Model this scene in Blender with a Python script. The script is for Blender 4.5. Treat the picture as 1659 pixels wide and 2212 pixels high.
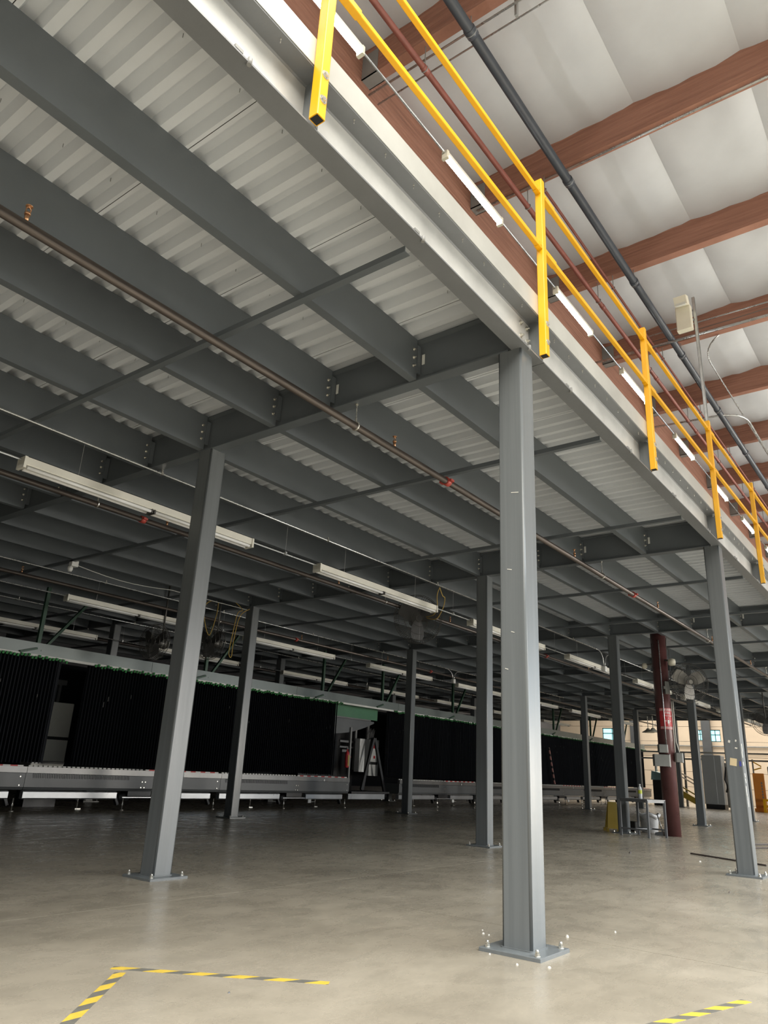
import bpy, math, random
from mathutils import Vector, Matrix

for o in list(bpy.data.objects):
    bpy.data.objects.remove(o)
S = bpy.context.scene
COL = S.collection
R = random.Random(7)
PI = math.pi

# ------------------------------------------------------------------ camera
cam_d = bpy.data.cameras.new('camera')
cam_d.sensor_fit = 'VERTICAL'
cam_d.sensor_height = 36.0
cam_d.lens = 1576.09 * 36.0 / 2212.0
cam_d.clip_start = 0.05
cam_d.clip_end = 300
cam = bpy.data.objects.new('camera', cam_d)
COL.objects.link(cam)
S.camera = cam


def cam_axes(yaw, pitch, roll):
    f = Vector((math.cos(pitch) * math.cos(yaw), math.cos(pitch) * math.sin(yaw), math.sin(pitch)))
    r = Vector((math.sin(yaw), -math.cos(yaw), 0))
    u = r.cross(f)
    return (r * math.cos(roll) + u * math.sin(roll), u * math.cos(roll) - r * math.sin(roll), f)


cr, cu, cf = cam_axes(0.661099807, 0.341108307, 0.0495879380)
M4 = Matrix(((cr.x, cu.x, -cf.x, -4.63853), (cr.y, cu.y, -cf.y, -2.34820), (cr.z, cu.z, -cf.z, 1.0), (0, 0, 0, 1)))
cam.matrix_world = M4

# ------------------------------------------------------------------ world, lights, exposure
S.view_settings.view_transform = 'Standard'
S.view_settings.look = 'None'
S.view_settings.gamma = 1
S.view_settings.exposure = 0.18
S.view_settings.use_curve_mapping = False
W = bpy.data.worlds.new('world')
S.world = W
W.use_nodes = True
bg = W.node_tree.nodes['Background']
bg.inputs[0].default_value = (0.80, 0.90, 1.0, 1)
bg.inputs[1].default_value = 0.30


def area(name, loc, size, aim, power, color, spread=180):
    d = bpy.data.lights.new(name, 'AREA')
    d.shape = 'RECTANGLE'
    d.size, d.size_y = size
    d.energy = power
    d.color = color
    d.spread = math.radians(spread)
    o = bpy.data.objects.new(name, d)
    COL.objects.link(o)
    o.location = loc
    o.rotation_euler = (Vector(aim) - Vector(loc)).to_track_quat('-Z', 'Y').to_euler()
    return o


# unseen fill panels added over the open aisle, an open dock door down the aisle's far side, added fill for the far hall
area('aisle_fill_near', (-10, -3.2, 8.2), (17.6, 4.8), (-10, -3.2, 0), 2500, (1.0, 0.955, 0.87))  # unseen overhead panel added to brighten the aisle floor
area('aisle_fill_row', (2, -10.0, 8.2), (60, 6.0), (2, -10.0, 0), 16500, (0.88, 0.95, 1.0), 135)  # unseen panel added to bounce light off the floor to deck and web
area('dock_door_apron', (27, -17, 1.35), (5, 2.6), (5, 9, 1.35), 1400, (1.0, 0.92, 0.80))
area('dock_door_sky', (29.5, -17, 4.7), (9, 3.8), (4, 6, 2.0), 480, (0.58, 0.79, 1.0))
area('aisle_door', (14.5, -18.5, 3.0), (5, 5.0), (6, 9, 1.4), 1500, (1.0, 0.96, 0.90))
area('far_hall_fill', (44, 9, 7.5), (8, 18), (44, 9, 0), 2400, (1.0, 0.94, 0.84))  # unseen panel added to brighten the far beige wall


# ------------------------------------------------------------------ materials
def new_mat(name):
    m = bpy.data.materials.new(name)
    m.use_nodes = True
    nt = m.node_tree
    return m, nt, nt.nodes['Principled BSDF']


def paint(name, col, rough=0.5, var=0.12, scale=3.0, metal=0.0, bump=0.0, bscale=60.0, stretch=None):
    m, nt, p = new_mat(name)
    L = nt.links
    tc = nt.nodes.new('ShaderNodeTexCoord')
    mp = nt.nodes.new('ShaderNodeMapping')
    if stretch:
        mp.inputs['Scale'].default_value = stretch
    L.new(tc.outputs['Object'], mp.inputs[0])
    n = nt.nodes.new('ShaderNodeTexNoise')
    n.inputs['Scale'].default_value = scale
    n.inputs['Detail'].default_value = 6
    n.inputs['Roughness'].default_value = 0.62
    L.new(mp.outputs[0], n.inputs['Vector'])
    r = nt.nodes.new('ShaderNodeValToRGB')
    r.color_ramp.elements[0].position = 0.3
    r.color_ramp.elements[1].position = 0.7
    a = [max(0, c * (1 - var)) for c in col]
    b = [min(1, c * (1 + var)) for c in col]
    r.color_ramp.elements[0].color = (*a, 1)
    r.color_ramp.elements[1].color = (*b, 1)
    L.new(n.outputs['Fac'], r.inputs[0])
    L.new(r.outputs[0], p.inputs['Base Color'])
    mr = nt.nodes.new('ShaderNodeMapRange')
    mr.inputs['To Min'].default_value = max(0.03, rough - 0.1)
    mr.inputs['To Max'].default_value = min(1, rough + 0.1)
    L.new(n.outputs['Fac'], mr.inputs['Value'])
    L.new(mr.outputs[0], p.inputs['Roughness'])
    p.inputs['Metallic'].default_value = metal
    if bump:
        n2 = nt.nodes.new('ShaderNodeTexNoise')
        n2.inputs['Scale'].default_value = bscale
        n2.inputs['Detail'].default_value = 4
        L.new(mp.outputs[0], n2.inputs['Vector'])
        bp = nt.nodes.new('ShaderNodeBump')
        bp.inputs['Strength'].default_value = bump
        bp.inputs['Distance'].default_value = 0.01
        L.new(n2.outputs['Fac'], bp.inputs['Height'])
        L.new(bp.outputs[0], p.inputs['Normal'])
    return m


def emis(name, col, strength):
    m, nt, p = new_mat(name)
    p.inputs['Base Color'].default_value = (*col, 1)
    p.inputs['Emission Color'].default_value = (*col, 1)
    p.inputs['Emission Strength'].default_value = strength
    return m


def stripes(name, ca, cb, axis, period, slant, duty=0.5, rough=0.5, worn=0.15):
    """flat printed diagonal stripes along a local axis"""
    m, nt, p = new_mat(name)
    L = nt.links
    tc = nt.nodes.new('ShaderNodeTexCoord')
    sx = nt.nodes.new('ShaderNodeSeparateXYZ')
    L.new(tc.outputs['Object'], sx.inputs[0])
    mu = nt.nodes.new('ShaderNodeMath')
    mu.operation = 'MULTIPLY_ADD'
    other = {'X': 'Y', 'Y': 'X', 'Z': 'Y'}[axis]
    L.new(sx.outputs[other], mu.inputs[0])
    mu.inputs[1].default_value = slant
    L.new(sx.outputs[axis], mu.inputs[2])
    dv = nt.nodes.new('ShaderNodeMath')
    dv.operation = 'DIVIDE'
    L.new(mu.outputs[0], dv.inputs[0])
    dv.inputs[1].default_value = period
    fr = nt.nodes.new('ShaderNodeMath')
    fr.operation = 'FRACT'
    L.new(dv.outputs[0], fr.inputs[0])
    lt = nt.nodes.new('ShaderNodeMath')
    lt.operation = 'LESS_THAN'
    L.new(fr.outputs[0], lt.inputs[0])
    lt.inputs[1].default_value = duty
    mx = nt.nodes.new('ShaderNodeMix')
    mx.data_type = 'RGBA'
    L.new(lt.outputs[0], mx.inputs['Factor'])
    mx.inputs['A'].default_value = (*ca, 1)
    mx.inputs['B'].default_value = (*cb, 1)
    n = nt.nodes.new('ShaderNodeTexNoise')
    n.inputs['Scale'].default_value = 30
    n.inputs['Detail'].default_value = 5
    L.new(tc.outputs['Object'], n.inputs['Vector'])
    hs = nt.nodes.new('ShaderNodeHueSaturation')
    mr = nt.nodes.new('ShaderNodeMapRange')
    mr.inputs['To Min'].default_value = 1 - worn
    mr.inputs['To Max'].default_value = 1 + worn
    L.new(n.outputs['Fac'], mr.inputs['Value'])
    L.new(mr.outputs[0], hs.inputs['Value'])
    L.new(mx.outputs['Result'], hs.inputs['Color'])
    L.new(hs.outputs[0], p.inputs['Base Color'])
    p.inputs['Roughness'].default_value = rough
    return m


def concrete():
    m, nt, p = new_mat('polished_concrete')
    L = nt.links
    tc = nt.nodes.new('ShaderNodeTexCoord')

    def noise(scale, detail=6, rough=0.6, stretch=None, dist=0.0):
        mp = nt.nodes.new('ShaderNodeMapping')
        if stretch:
            mp.inputs['Scale'].default_value = stretch
        L.new(tc.outputs['Object'], mp.inputs[0])
        n = nt.nodes.new('ShaderNodeTexNoise')
        n.inputs['Scale'].default_value = scale
        n.inputs['Detail'].default_value = detail
        n.inputs['Roughness'].default_value = rough
        n.inputs['Distortion'].default_value = dist
        L.new(mp.outputs[0], n.inputs['Vector'])
        return n.outputs['Fac']

    def ramp(fac, stops):
        r = nt.nodes.new('ShaderNodeValToRGB')
        e = r.color_ramp.elements
        e[0].position, e[0].color = stops[0][0], (*stops[0][1], 1)
        e[1].position, e[1].color = stops[-1][0], (*stops[-1][1], 1)
        for pos, c in stops[1:-1]:
            k = e.new(pos)
            k.color = (*c, 1)
        L.new(fac, r.inputs[0])
        return r.outputs[0]

    def mul(a, b, f=1.0):
        x = nt.nodes.new('ShaderNodeMix')
        x.data_type = 'RGBA'
        x.blend_type = 'MULTIPLY'
        x.inputs['Factor'].default_value = f
        L.new(a, x.inputs['A'])
        L.new(b, x.inputs['B'])
        return x.outputs['Result']

    big = ramp(noise(0.55, 7, 0.65, None, 0.4), [(0.3, (0.245, 0.213, 0.165)), (0.5, (0.33, 0.288, 0.222)), (0.7, (0.395, 0.347, 0.272))])
    mid = ramp(noise(3.6, 8, 0.62, (1, 1.3, 1), 0.25), [(0.2, (0.80, 0.80, 0.80)), (0.5, (0.93, 0.93, 0.93)), (0.8, (1, 1, 1))])
    streak = ramp(noise(1.3, 5, 0.55, (0.7, 1.9, 1), 0.6), [(0.25, (0.86, 0.855, 0.85)), (0.55, (0.97, 0.97, 0.97)), (0.8, (1.0, 1.0, 1.0))])
    fine = ramp(noise(55, 5, 0.7), [(0.3, (0.88, 0.88, 0.88)), (0.65, (1, 1, 1))])
    c = mul(mul(mul(big, mid), streak), fine, 0.8)
    L.new(c, p.inputs['Base Color'])
    mr = nt.nodes.new('ShaderNodeMapRange')
    mr.inputs['From Min'].default_value = 0.3
    mr.inputs['From Max'].default_value = 0.7
    mr.inputs['To Min'].default_value = 0.17
    mr.inputs['To Max'].default_value = 0.40
    L.new(noise(2.3, 7, 0.7, (1, 2.0, 1), 0.6), mr.inputs['Value'])
    L.new(mr.outputs[0], p.inputs['Roughness'])
    bp = nt.nodes.new('ShaderNodeBump')
    bp.inputs['Strength'].default_value = 0.012
    bp.inputs['Distance'].default_value = 0.01
    L.new(noise(2.5, 3, 0.5), bp.inputs['Height'])
    L.new(bp.outputs[0], p.inputs['Normal'])
    return m


def wood():
    m, nt, p = new_mat('glulam_wood')
    L = nt.links
    tc = nt.nodes.new('ShaderNodeTexCoord')
    mp = nt.nodes.new('ShaderNodeMapping')
    mp.inputs['Scale'].default_value = (0.35, 0.35, 9)
    L.new(tc.outputs['Object'], mp.inputs[0])
    n = nt.nodes.new('ShaderNodeTexNoise')
    n.inputs['Scale'].default_value = 2.2
    n.inputs['Detail'].default_value = 8
    n.inputs['Roughness'].default_value = 0.7
    n.inputs['Distortion'].default_value = 0.5
    L.new(mp.outputs[0], n.inputs['Vector'])
    r = nt.nodes.new('ShaderNodeValToRGB')
    e = r.color_ramp.elements
    e[0].position, e[0].color = 0.25, (0.19, 0.085, 0.055, 1)
    e[1].position, e[1].color = 0.75, (0.42, 0.215, 0.15, 1)
    k = e.new(0.5)
    k.color = (0.31, 0.145, 0.098, 1)
    L.new(n.outputs['Fac'], r.inputs[0])
    L.new(r.outputs[0], p.inputs['Base Color'])
    p.inputs['Roughness'].default_value = 0.6
    return m


M = {}
M['concrete'] = concrete()
M['joint'] = paint('joint_filler', (0.05, 0.047, 0.042), 0.8)
M['steel'] = paint('grey_steel_paint', (0.128, 0.138, 0.141), 0.33, 0.10, 1.6, 0.0, 0.03, 5, (16, 16, 0.3))
M['beam'] = paint('dark_grey_beam_paint', (0.104, 0.117, 0.126), 0.42, 0.10, 1.2, 0.0, 0.04, 30)
M['edge'] = paint('edge_beam_paint', (0.150, 0.156, 0.160), 0.36, 0.12, 1.4, 0.0, 0.06, 50)
M['weblit'] = paint('scuffed_lit_web', (0.50, 0.50, 0.48), 0.36, 0.16, 2.5, 0.1, 0.06, 50)  # pale tone carries the light on the beam web, scuffs mixed in
M['fascia'] = paint('galvanised_fascia', (0.46, 0.46, 0.43), 0.34, 0.14, 1.3, 0.25, 0.05, 30)
M['deck'] = paint('white_deck_paint', (0.615, 0.64, 0.665), 0.5, 0.06, 1.0, 0.0, 0.03, 40)
M['slab'] = paint('deck_topping', (0.3, 0.3, 0.28), 0.8)
M['yellow'] = paint('safety_yellow_paint', (0.78, 0.39, 0.006), 0.38, 0.06, 2.0, 0.0, 0.05, 60)
M['zinc'] = paint('zinc_plating', (0.62, 0.60, 0.54), 0.28, 0.15, 20, 0.8)
M['galv'] = paint('galvanised_conduit', (0.55, 0.56, 0.55), 0.28, 0.12, 8, 0.75)
M['strut'] = paint('galvanised_strut', (0.55, 0.57, 0.56), 0.35, 0.15, 10, 0.5)
M['wood'] = wood()
M['batt'] = paint('white_insulation_facing', (0.535, 0.55, 0.575), 0.42, 0.05, 1.2, 0.0, 0.22, 5)
M['hanger'] = paint('grey_hanger_steel', (0.22, 0.22, 0.21), 0.5)
M['redpipe'] = paint('red_brown_pipe_paint', (0.26, 0.085, 0.065), 0.4, 0.2, 4)
M['darkpipe'] = paint('blue_black_pipe_paint', (0.055, 0.062, 0.075), 0.35, 0.15, 4)
M['ironpipe'] = paint('bare_iron_pipe', (0.105, 0.088, 0.078), 0.38, 0.35, 5, 0.55, 0.1, 30, (0.3, 4, 4))
M['coupling'] = paint('red_coupling_paint', (0.40, 0.06, 0.045), 0.45)
M['brass'] = paint('brass', (0.55, 0.30, 0.16), 0.3, 0.2, 30, 0.7)
M['fixture'] = paint('cream_fixture_enamel', (0.70, 0.68, 0.60), 0.4, 0.06, 3)
M['tube'] = paint('unlit_glass_tube', (0.82, 0.82, 0.80), 0.12, 0.03, 3)
M['lit'] = emis('lit_tube', (1.0, 0.985, 0.94), 50.0)
M['black'] = paint('black_plastic', (0.018, 0.018, 0.019), 0.45)
M['curtain'] = paint('black_pocket_fabric', (0.010, 0.012, 0.017), 0.85, 0.3, 4)
M['green'] = paint('green_paint', (0.018, 0.062, 0.034), 0.5, 0.2, 5)
M['capgreen'] = paint('bright_green_clip', (0.03, 0.20, 0.05), 0.5, 0.3, 12)
M['boardgreen'] = paint('green_board', (0.05, 0.16, 0.08), 0.5, 0.1, 4)
M['railgrey'] = paint('grey_green_sheet', (0.155, 0.18, 0.172), 0.38, 0.1, 1.5, 0.2)
M['housing'] = paint('dark_grey_housing', (0.095, 0.10, 0.102), 0.42, 0.12, 2)
M['alu'] = paint('aluminium_profile', (0.38, 0.39, 0.40), 0.3, 0.1, 3, 0.5)
M['lip'] = paint('pale_steel_lip', (0.17, 0.168, 0.165), 0.32, 0.15, 3, 0.4)
M['dash'] = paint('white_marker_dash', (0.60, 0.60, 0.56), 0.5)
M['redwhite'] = stripes('red_white_tape', (0.75, 0.72, 0.68), (0.55, 0.03, 0.03), 'X', 0.28, 1.0, 0.5)
M['tape'] = stripes('yellow_black_tape', (0.125, 0.118, 0.10), (0.54, 0.375, 0.05), 'X', 0.205, -1.3, 0.52, 0.5, 0.25)
M['tape2'] = stripes('yellow_black_tape_reverse', (0.125, 0.118, 0.10), (0.54, 0.375, 0.05), 'X', 0.205, 1.3, 0.52, 0.5, 0.25)
M['white'] = paint('white_enamel', (0.72, 0.72, 0.69), 0.4, 0.06, 3)
M['ivory'] = paint('ivory_plastic', (0.66, 0.62, 0.50), 0.45, 0.05, 5)
M['red'] = paint('red_sign_paint', (0.50, 0.035, 0.04), 0.45, 0.1, 6)
M['redcol'] = paint('oxide_red_column_paint', (0.115, 0.044, 0.042), 0.30, 0.2, 3, 0.0, 0.05, 20)
M['boxgrey'] = paint('grey_box_enamel', (0.20, 0.20, 0.18), 0.45)
M['rope'] = paint('yellow_cord', (0.42, 0.28, 0.06), 0.7)
M['wire'] = paint('thin_wire', (0.35, 0.35, 0.34), 0.4, 0.1, 5, 0.5)
M['cage'] = paint('dark_cage_wire', (0.075, 0.072, 0.064), 0.4, 0.2, 5, 0.4)
M['darkblade'] = paint('dark_dusty_blade', (0.045, 0.044, 0.042), 0.6)
M['blade'] = paint('dusty_fan_blade', (0.36, 0.34, 0.30), 0.5, 0.3, 6)
M['bench'] = paint('grey_bench_steel', (0.14, 0.145, 0.15), 0.4)
M['bag'] = paint('translucent_bag_plastic', (0.48, 0.48, 0.48), 0.3, 0.25, 8, 0, 0.4, 14)
M['bottle'] = paint('clear_bottle_plastic', (0.55, 0.56, 0.55), 0.15)
M['label'] = paint('lime_label', (0.55, 0.60, 0.06), 0.5)
M['chip'] = paint('pale_plaster_chip', (0.60, 0.58, 0.52), 0.8)
M['rust'] = paint('dark_rusty_rod', (0.07, 0.055, 0.05), 0.6)
M['paper'] = paint('tan_paper_tag', (0.62, 0.50, 0.30), 0.7)
M['bluetape'] = paint('blue_tape', (0.05, 0.06, 0.28), 0.5)
M['beige'] = paint('beige_block_wall', (0.52, 0.43, 0.33), 0.8, 0.08, 0.8)
M['dim'] = paint('dark_back_wall', (0.10, 0.10, 0.105), 0.8)
M['sky'] = emis('daylight_glazing', (0.36, 0.88, 0.93), 1.25)
M['frame'] = paint('dark_window_frame', (0.05, 0.055, 0.06), 0.5)
M['cabinet'] = paint('light_grey_cabinet', (0.36, 0.38, 0.385), 0.4, 0.06, 1)
M['orange'] = paint('orange_board', (0.75, 0.27, 0.045), 0.5, 0.1, 2)
M['pale'] = paint('pale_handrail', (0.75, 0.62, 0.48), 0.5)
M['teal'] = paint('pale_teal_cover', (0.22, 0.36, 0.36), 0.5)
M['signyellow'] = paint('wet_floor_yellow', (0.36, 0.25, 0.03), 0.45)


# ------------------------------------------------------------------ mesh building
class MB:
    def __init__(self):
        self.v, self.f, self.s = [], [], []

    def add(self, vs, fs, smooth=False):
        b = len(self.v)
        self.v += [tuple(x) for x in vs]
        for i, f in enumerate(fs):
            self.f.append(tuple(b + k for k in f))
            self.s.append(smooth if isinstance(smooth, bool) else smooth[i])
        return self

    def box(self, x0, x1, y0, y1, z0, z1, rot=0.0, piv=None):
        vs = [Vector((x, y, z)) for z in (z0, z1) for y in (y0, y1) for x in (x0, x1)]
        if rot:
            c = Vector(piv) if piv else Vector(((x0 + x1) / 2, (y0 + y1) / 2, 0))
            m = Matrix.Rotation(rot, 3, 'Z')
            vs = [m @ (v - c) + c for v in vs]
        return self.add(vs, [(0, 2, 3, 1), (4, 5, 7, 6), (0, 1, 5, 4), (2, 6, 7, 3), (0, 4, 6, 2), (1, 3, 7, 5)])

    def bbox(self, x0, x1, y0, y1, z0, z1, b=0.004):
        """box with chamfered vertical and top edges"""
        vs = []
        for z, i in ((z0, 0), (z1 - b, 0), (z1, b)):
            for (x, y) in ((x0 + b + i, y0 + i), (x1 - b - i, y0 + i), (x1 - i, y0 + b + i), (x1 - i, y1 - b - i),
                           (x1 - b - i, y1 - i), (x0 + b + i, y1 - i), (x0 + i, y1 - b - i), (x0 + i, y0 + b + i)):
                vs.append((x, y, z))
        fs = [tuple(range(7, -1, -1)), tuple(range(16, 24))]
        for k in (0, 8):
            for i in range(8):
                j = (i + 1) % 8
                fs.append((k + i, k + j, k + 8 + j, k + 8 + i))
        return self.add(vs, fs)

    def obox(self, c, ax, ay, az):
        """box from centre and three half-axis vectors"""
        c, ax, ay, az = map(Vector, (c, ax, ay, az))
        vs = [c + ax * i + ay * j + az * k for k in (-1, 1) for j in (-1, 1) for i in (-1, 1)]
        return self.add(vs, [(0, 2, 3, 1), (4, 5, 7, 6), (0, 1, 5, 4), (2, 6, 7, 3), (0, 4, 6, 2), (1, 3, 7, 5)])

    def bar(self, a, b, w, h, up=(0, 0, 1)):
        a, b = Vector(a), Vector(b)
        d = b - a
        t = d.normalized()
        s = t.cross(Vector(up))
        if s.length < 1e-5:
            s = t.cross(Vector((1, 0, 0)))
        s.normalize()
        n = s.cross(t)
        return self.obox((a + b) / 2, d / 2, s * w / 2, n * h / 2)

    def tube(self, pts, r, n=8, cap=True):
        pts = [Vector(p) for p in pts]
        vs, fs, sm = [], [], []
        prev = None
        for i, p in enumerate(pts):
            t = (pts[min(i + 1, len(pts) - 1)] - pts[max(i - 1, 0)])
            t.normalize()
            if prev is None:
                s = t.cross(Vector((0, 0, 1)))
                if s.length < 1e-4:
                    s = t.cross(Vector((1, 0, 0)))
            else:
                s = prev - t * prev.dot(t)
            s.normalize()
            prev = s
            q = t.cross(s)
            rr = r[i] if isinstance(r, (list, tuple)) else r
            for k in range(n):
                a = 2 * PI * k / n
                vs.append(p + (s * math.cos(a) + q * math.sin(a)) * rr)
        for i in range(len(pts) - 1):
            for k in range(n):
                j = (k + 1) % n
                fs.append((i * n + k, i * n + j, (i + 1) * n + j, (i + 1) * n + k))
                sm.append(n > 6)
        if cap:
            fs.append(tuple(range(n - 1, -1, -1)))
            fs.append(tuple(range((len(pts) - 1) * n, len(pts) * n)))
            sm += [False, False]
        return self.add(vs, fs, sm)

    def prism(self, prof, axis, a, b, cap=True):
        """closed 2D profile extruded along axis X, Y or Z"""
        n = len(prof)
        def P(u, w, t):
            return {'X': (t, u, w), 'Y': (u, t, w), 'Z': (u, w, t)}[axis]
        vs = [P(u, w, a) for u, w in prof] + [P(u, w, b) for u, w in prof]
        fs = [(i, (i + 1) % n, n + (i + 1) % n, n + i) for i in range(n)]
        if cap:
            fs += [tuple(range(n - 1, -1, -1)), tuple(range(n, 2 * n))]
        return self.add(vs, fs)

    def lathe(self, prof, n=16, c=(0, 0, 0)):
        vs, fs = [], []
        for r, z in prof:
            for k in range(n):
                a = 2 * PI * k / n
                vs.append((c[0] + r * math.cos(a), c[1] + r * math.sin(a), c[2] + z))
        for i in range(len(prof) - 1):
            for k in range(n):
                j = (k + 1) % n
                fs.append((i * n + k, i * n + j, (i + 1) * n + j, (i + 1) * n + k))
        sm = [True] * len(fs)
        fs += [tuple(range(n - 1, -1, -1)), tuple(range((len(prof) - 1) * n, len(prof) * n))]
        sm += [False, False]
        return self.add(vs, fs, sm)

    def hexnut(self, c, r, h, ax='Z'):
        c = Vector(c)
        d = {'Z': Vector((0, 0, 1)), 'Y': Vector((0, -1, 0)), 'X': Vector((-1, 0, 0))}[ax]
        return self.tube([c, c + d * h], r, 6)

    def mesh(self, name):
        me = bpy.data.meshes.new(name)
        me.from_pydata(self.v, [], self.f)
        me.polygons.foreach_set('use_smooth', self.s)
        me.update()
        return me


def link(name, data, mat=None, parent=None, loc=None, rotz=0.0):
    if isinstance(data, MB):
        data = data.mesh(name)
    if data is not None and mat is not None and not data.materials:
        data.materials.append(mat)
    o = bpy.data.objects.new(name, data)
    COL.objects.link(o)
    if parent:
        o.parent = parent
    if loc:
        o.location = loc
    if rotz:
        o.rotation_euler = (0, 0, rotz)
    return o


def tag(o, label, cat, group=None):
    o['label'] = label
    o['category'] = cat
    if group:
        o['group'] = group
    return o


def thing(name, label, cat, loc=(0, 0, 0), group=None, rotz=0.0):
    o = link(name, None, None, None, loc, rotz)
    o.empty_display_size = 0.1
    return tag(o, label, cat, group)


def struct(name, data=None, mat=None, parent=None):
    o = link(name, data, mat, parent)
    if not parent:
        o['kind'] = 'structure'
    return o


def dup(t, loc, label=None, group=None):
    """a copy of a thing with copies of its parts and sub-parts"""
    r = t.copy()
    COL.objects.link(r)
    r.location = loc
    if label:
        r['label'] = label
    if group:
        r['group'] = group
    for ch in list(t.children):
        c = ch.copy()
        COL.objects.link(c)
        c.parent = r
        for g in list(ch.children):
            d = g.copy()
            COL.objects.link(d)
            d.parent = c
    return r


ORD = ['first', 'second', 'third', 'fourth', 'fifth', 'sixth', 'seventh', 'eighth', 'ninth', 'tenth', 'eleventh', 'twelfth',
       'thirteenth', 'fourteenth', 'fifteenth', 'sixteenth', 'seventeenth', 'eighteenth', 'nineteenth', 'twentieth']

# ------------------------------------------------------------------ dimensions
BAY = 5.987                      # column spacing along the railing edge (X)
NB = 6                           # bays
ROWS = [0.0, 3.674, 9.355, 14.4]  # column rows going in (Y)
HB = 4.194                       # underside of beams
HT = 4.600                       # top of beams, underside of deck
XE = NB * BAY + 0.15             # far end of mezzanine
XS = -BAY - 0.6

# ------------------------------------------------------------------ setting: floor, walls
floor = struct('floor')
base = MB().box(-30, 62, -22, 26, -0.25, -0.03)
struct('joint_base', base, M['joint'], floor)
xs = [-30] + [0.63 + 6.1 * k for k in range(-4, 10)] + [62]
ys = [-22] + [2.65 + 6.1 * k for k in range(-3, 4)] + [26]
g = 0.0035
for i in range(len(xs) - 1):
    for j in range(len(ys) - 1):
        b = MB().box(xs[i] + g, xs[i + 1] - g, ys[j] + g, ys[j + 1] - g, -0.03, 0)
        link('slab', b, M['concrete'], floor)

struct('wall_back', MB().box(-16, 62, 22, 22.3, 0, 9.6), M['dim'])
struct('blocker_wall_left', MB().box(-11.3, -11, 1.0, 22, 0, 9.6), M['dim'])  # unseen wall added to keep ambient light out on the left

# far wall: block courses, with window openings left free
wf = struct('wall_far')
wins = [(17.25, 18.7, 3.88, 4.78), (11.55, 12.1, 3.98, 4.7), (10.5, 11.2, 3.92, 4.7)]
XW = 50.0
cuts_y = sorted({-20.0, 22.0} | {w[0] for w in wins} | {w[1] for w in wins})
zs_w = [0.0] + [0.98 * k for k in range(1, 10)]
wallmb = MB()
for z0, z1 in zip(zs_w[:-1], zs_w[1:]):
    for y0, y1 in zip(cuts_y[:-1], cuts_y[1:]):
        zz = sorted({z0 + 0.01, z1 - 0.01} | {z for w in wins if w[0] <= y0 and w[1] >= y1 for z in (w[2], w[3]) if z0 < z < z1})
        for za, zb in zip(zz[:-1], zz[1:]):
            if any(w[0] <= y0 and w[1] >= y1 and w[2] <= (za + zb) / 2 <= w[3] for w in wins):
                continue
            wallmb.box(XW, XW + 0.3, y0, y1, za, zb)
link('block_course', wallmb, M['beige'], wf)
link('mortar_joint', MB().box(XW + 0.03, XW + 0.28, -20, 22, 0, 3.85), M['joint'], wf)
for k, (y0, y1, z0, z1) in enumerate(wins):
    wn = struct('window_%d' % (k + 1), MB().box(XW + 0.12, XW + 0.14, y0, y1, z0, z1), M['sky'])
    fr = MB()
    for (a, b_, c, d) in ((y0, y0 + .05, z0, z1), (y1 - .05, y1, z0, z1), (y0, y1, z0, z0 + .05), (y0, y1, z1 - .05, z1), (y0, y1, z0 + .56 * (z1 - z0), z0 + .62 * (z1 - z0))):
        fr.box(XW + 0.06, XW + 0.12, a, b_, c, d)
    fr.box(XW + 0.06, XW + 0.12, (y0 + y1) / 2 - .02, (y0 + y1) / 2 + .02, z0, z1)
    link('window_frame', fr, M['frame'], wn)

# ------------------------------------------------------------------ roof: insulation, glulam purlins, girder
ceil = struct('ceiling')
PX0, PDX, PZ = -0.08, 2.41, 8.35
link('roof_sheathing', MB().box(-14, 62, -11, 22.3, 9.35, 9.55), M['slab'], ceil)
PW, PH = 0.13, 0.62


def batt(seed, L=2.28, Wd=1.2):
    rr = random.Random(seed)
    mb = MB()
    nx, ny = 14, 9
    ph = [rr.uniform(0, 6.28) for _ in range(6)]
    vs = []
    for j in range(ny + 1):
        for i in range(nx + 1):
            u, v = i / nx, j / ny
            e = min(u, 1 - u) * 2
            f = min(v, 1 - v) * 2
            sag = 0.03 * (1 - (1 - min(1, e * 1.6)) ** 2) + 0.075 * (1 - (1 - min(1, f * 1.15)) ** 4) * (0.55 + 0.45 * min(1, e * 1.5))
            wr = 0.010 * math.sin(17 * v + 5 * u + ph[0]) * (1 - e) + 0.010 * math.sin(9 * u + 4 * v + ph[1]) + 0.006 * math.sin(23 * u - 15 * v + ph[2])
            vs.append(((u - .5) * L, (v - .5) * Wd, -sag * (0.85 + 0.1 * math.sin(ph[3])) + wr * min(1, f * 3)))
    fs = []
    for j in range(ny):
        for i in range(nx):
            a = j * (nx + 1) + i
            fs.append((a, a + nx + 1, a + nx + 2, a + 1))
    mb.add(vs, fs, True)
    return mb.mesh('batt')


batts = [batt(s) for s in range(5)]
for me in batts:
    me.materials.append(M['batt'])
for k in range(-2, 17):
    for j in range(7):
        o = link('insulation_batt', batts[(k * 3 + j * 2) % 5], None, ceil,
                 (PX0 + PDX * k + PDX / 2 + PW / 2, 1.34 - 1.2 * j, PZ + 0.46))
        if (k + j) % 2:
            o.scale = (-1, -1, 1)



def grooved(u0, u1, w0, w1, n, gd=0.003, gw=0.003):
    h = (w1 - w0) / n
    right = [(u1, w0)]
    for k in range(1, n):
        z = w0 + k * h
        right += [(u1, z - gw), (u1 - gd, z), (u1, z + gw)]
    right.append((u1, w1))
    left = [(u0 + u1 - a, b) for a, b in right[::-1]]
    return right + left


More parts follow.
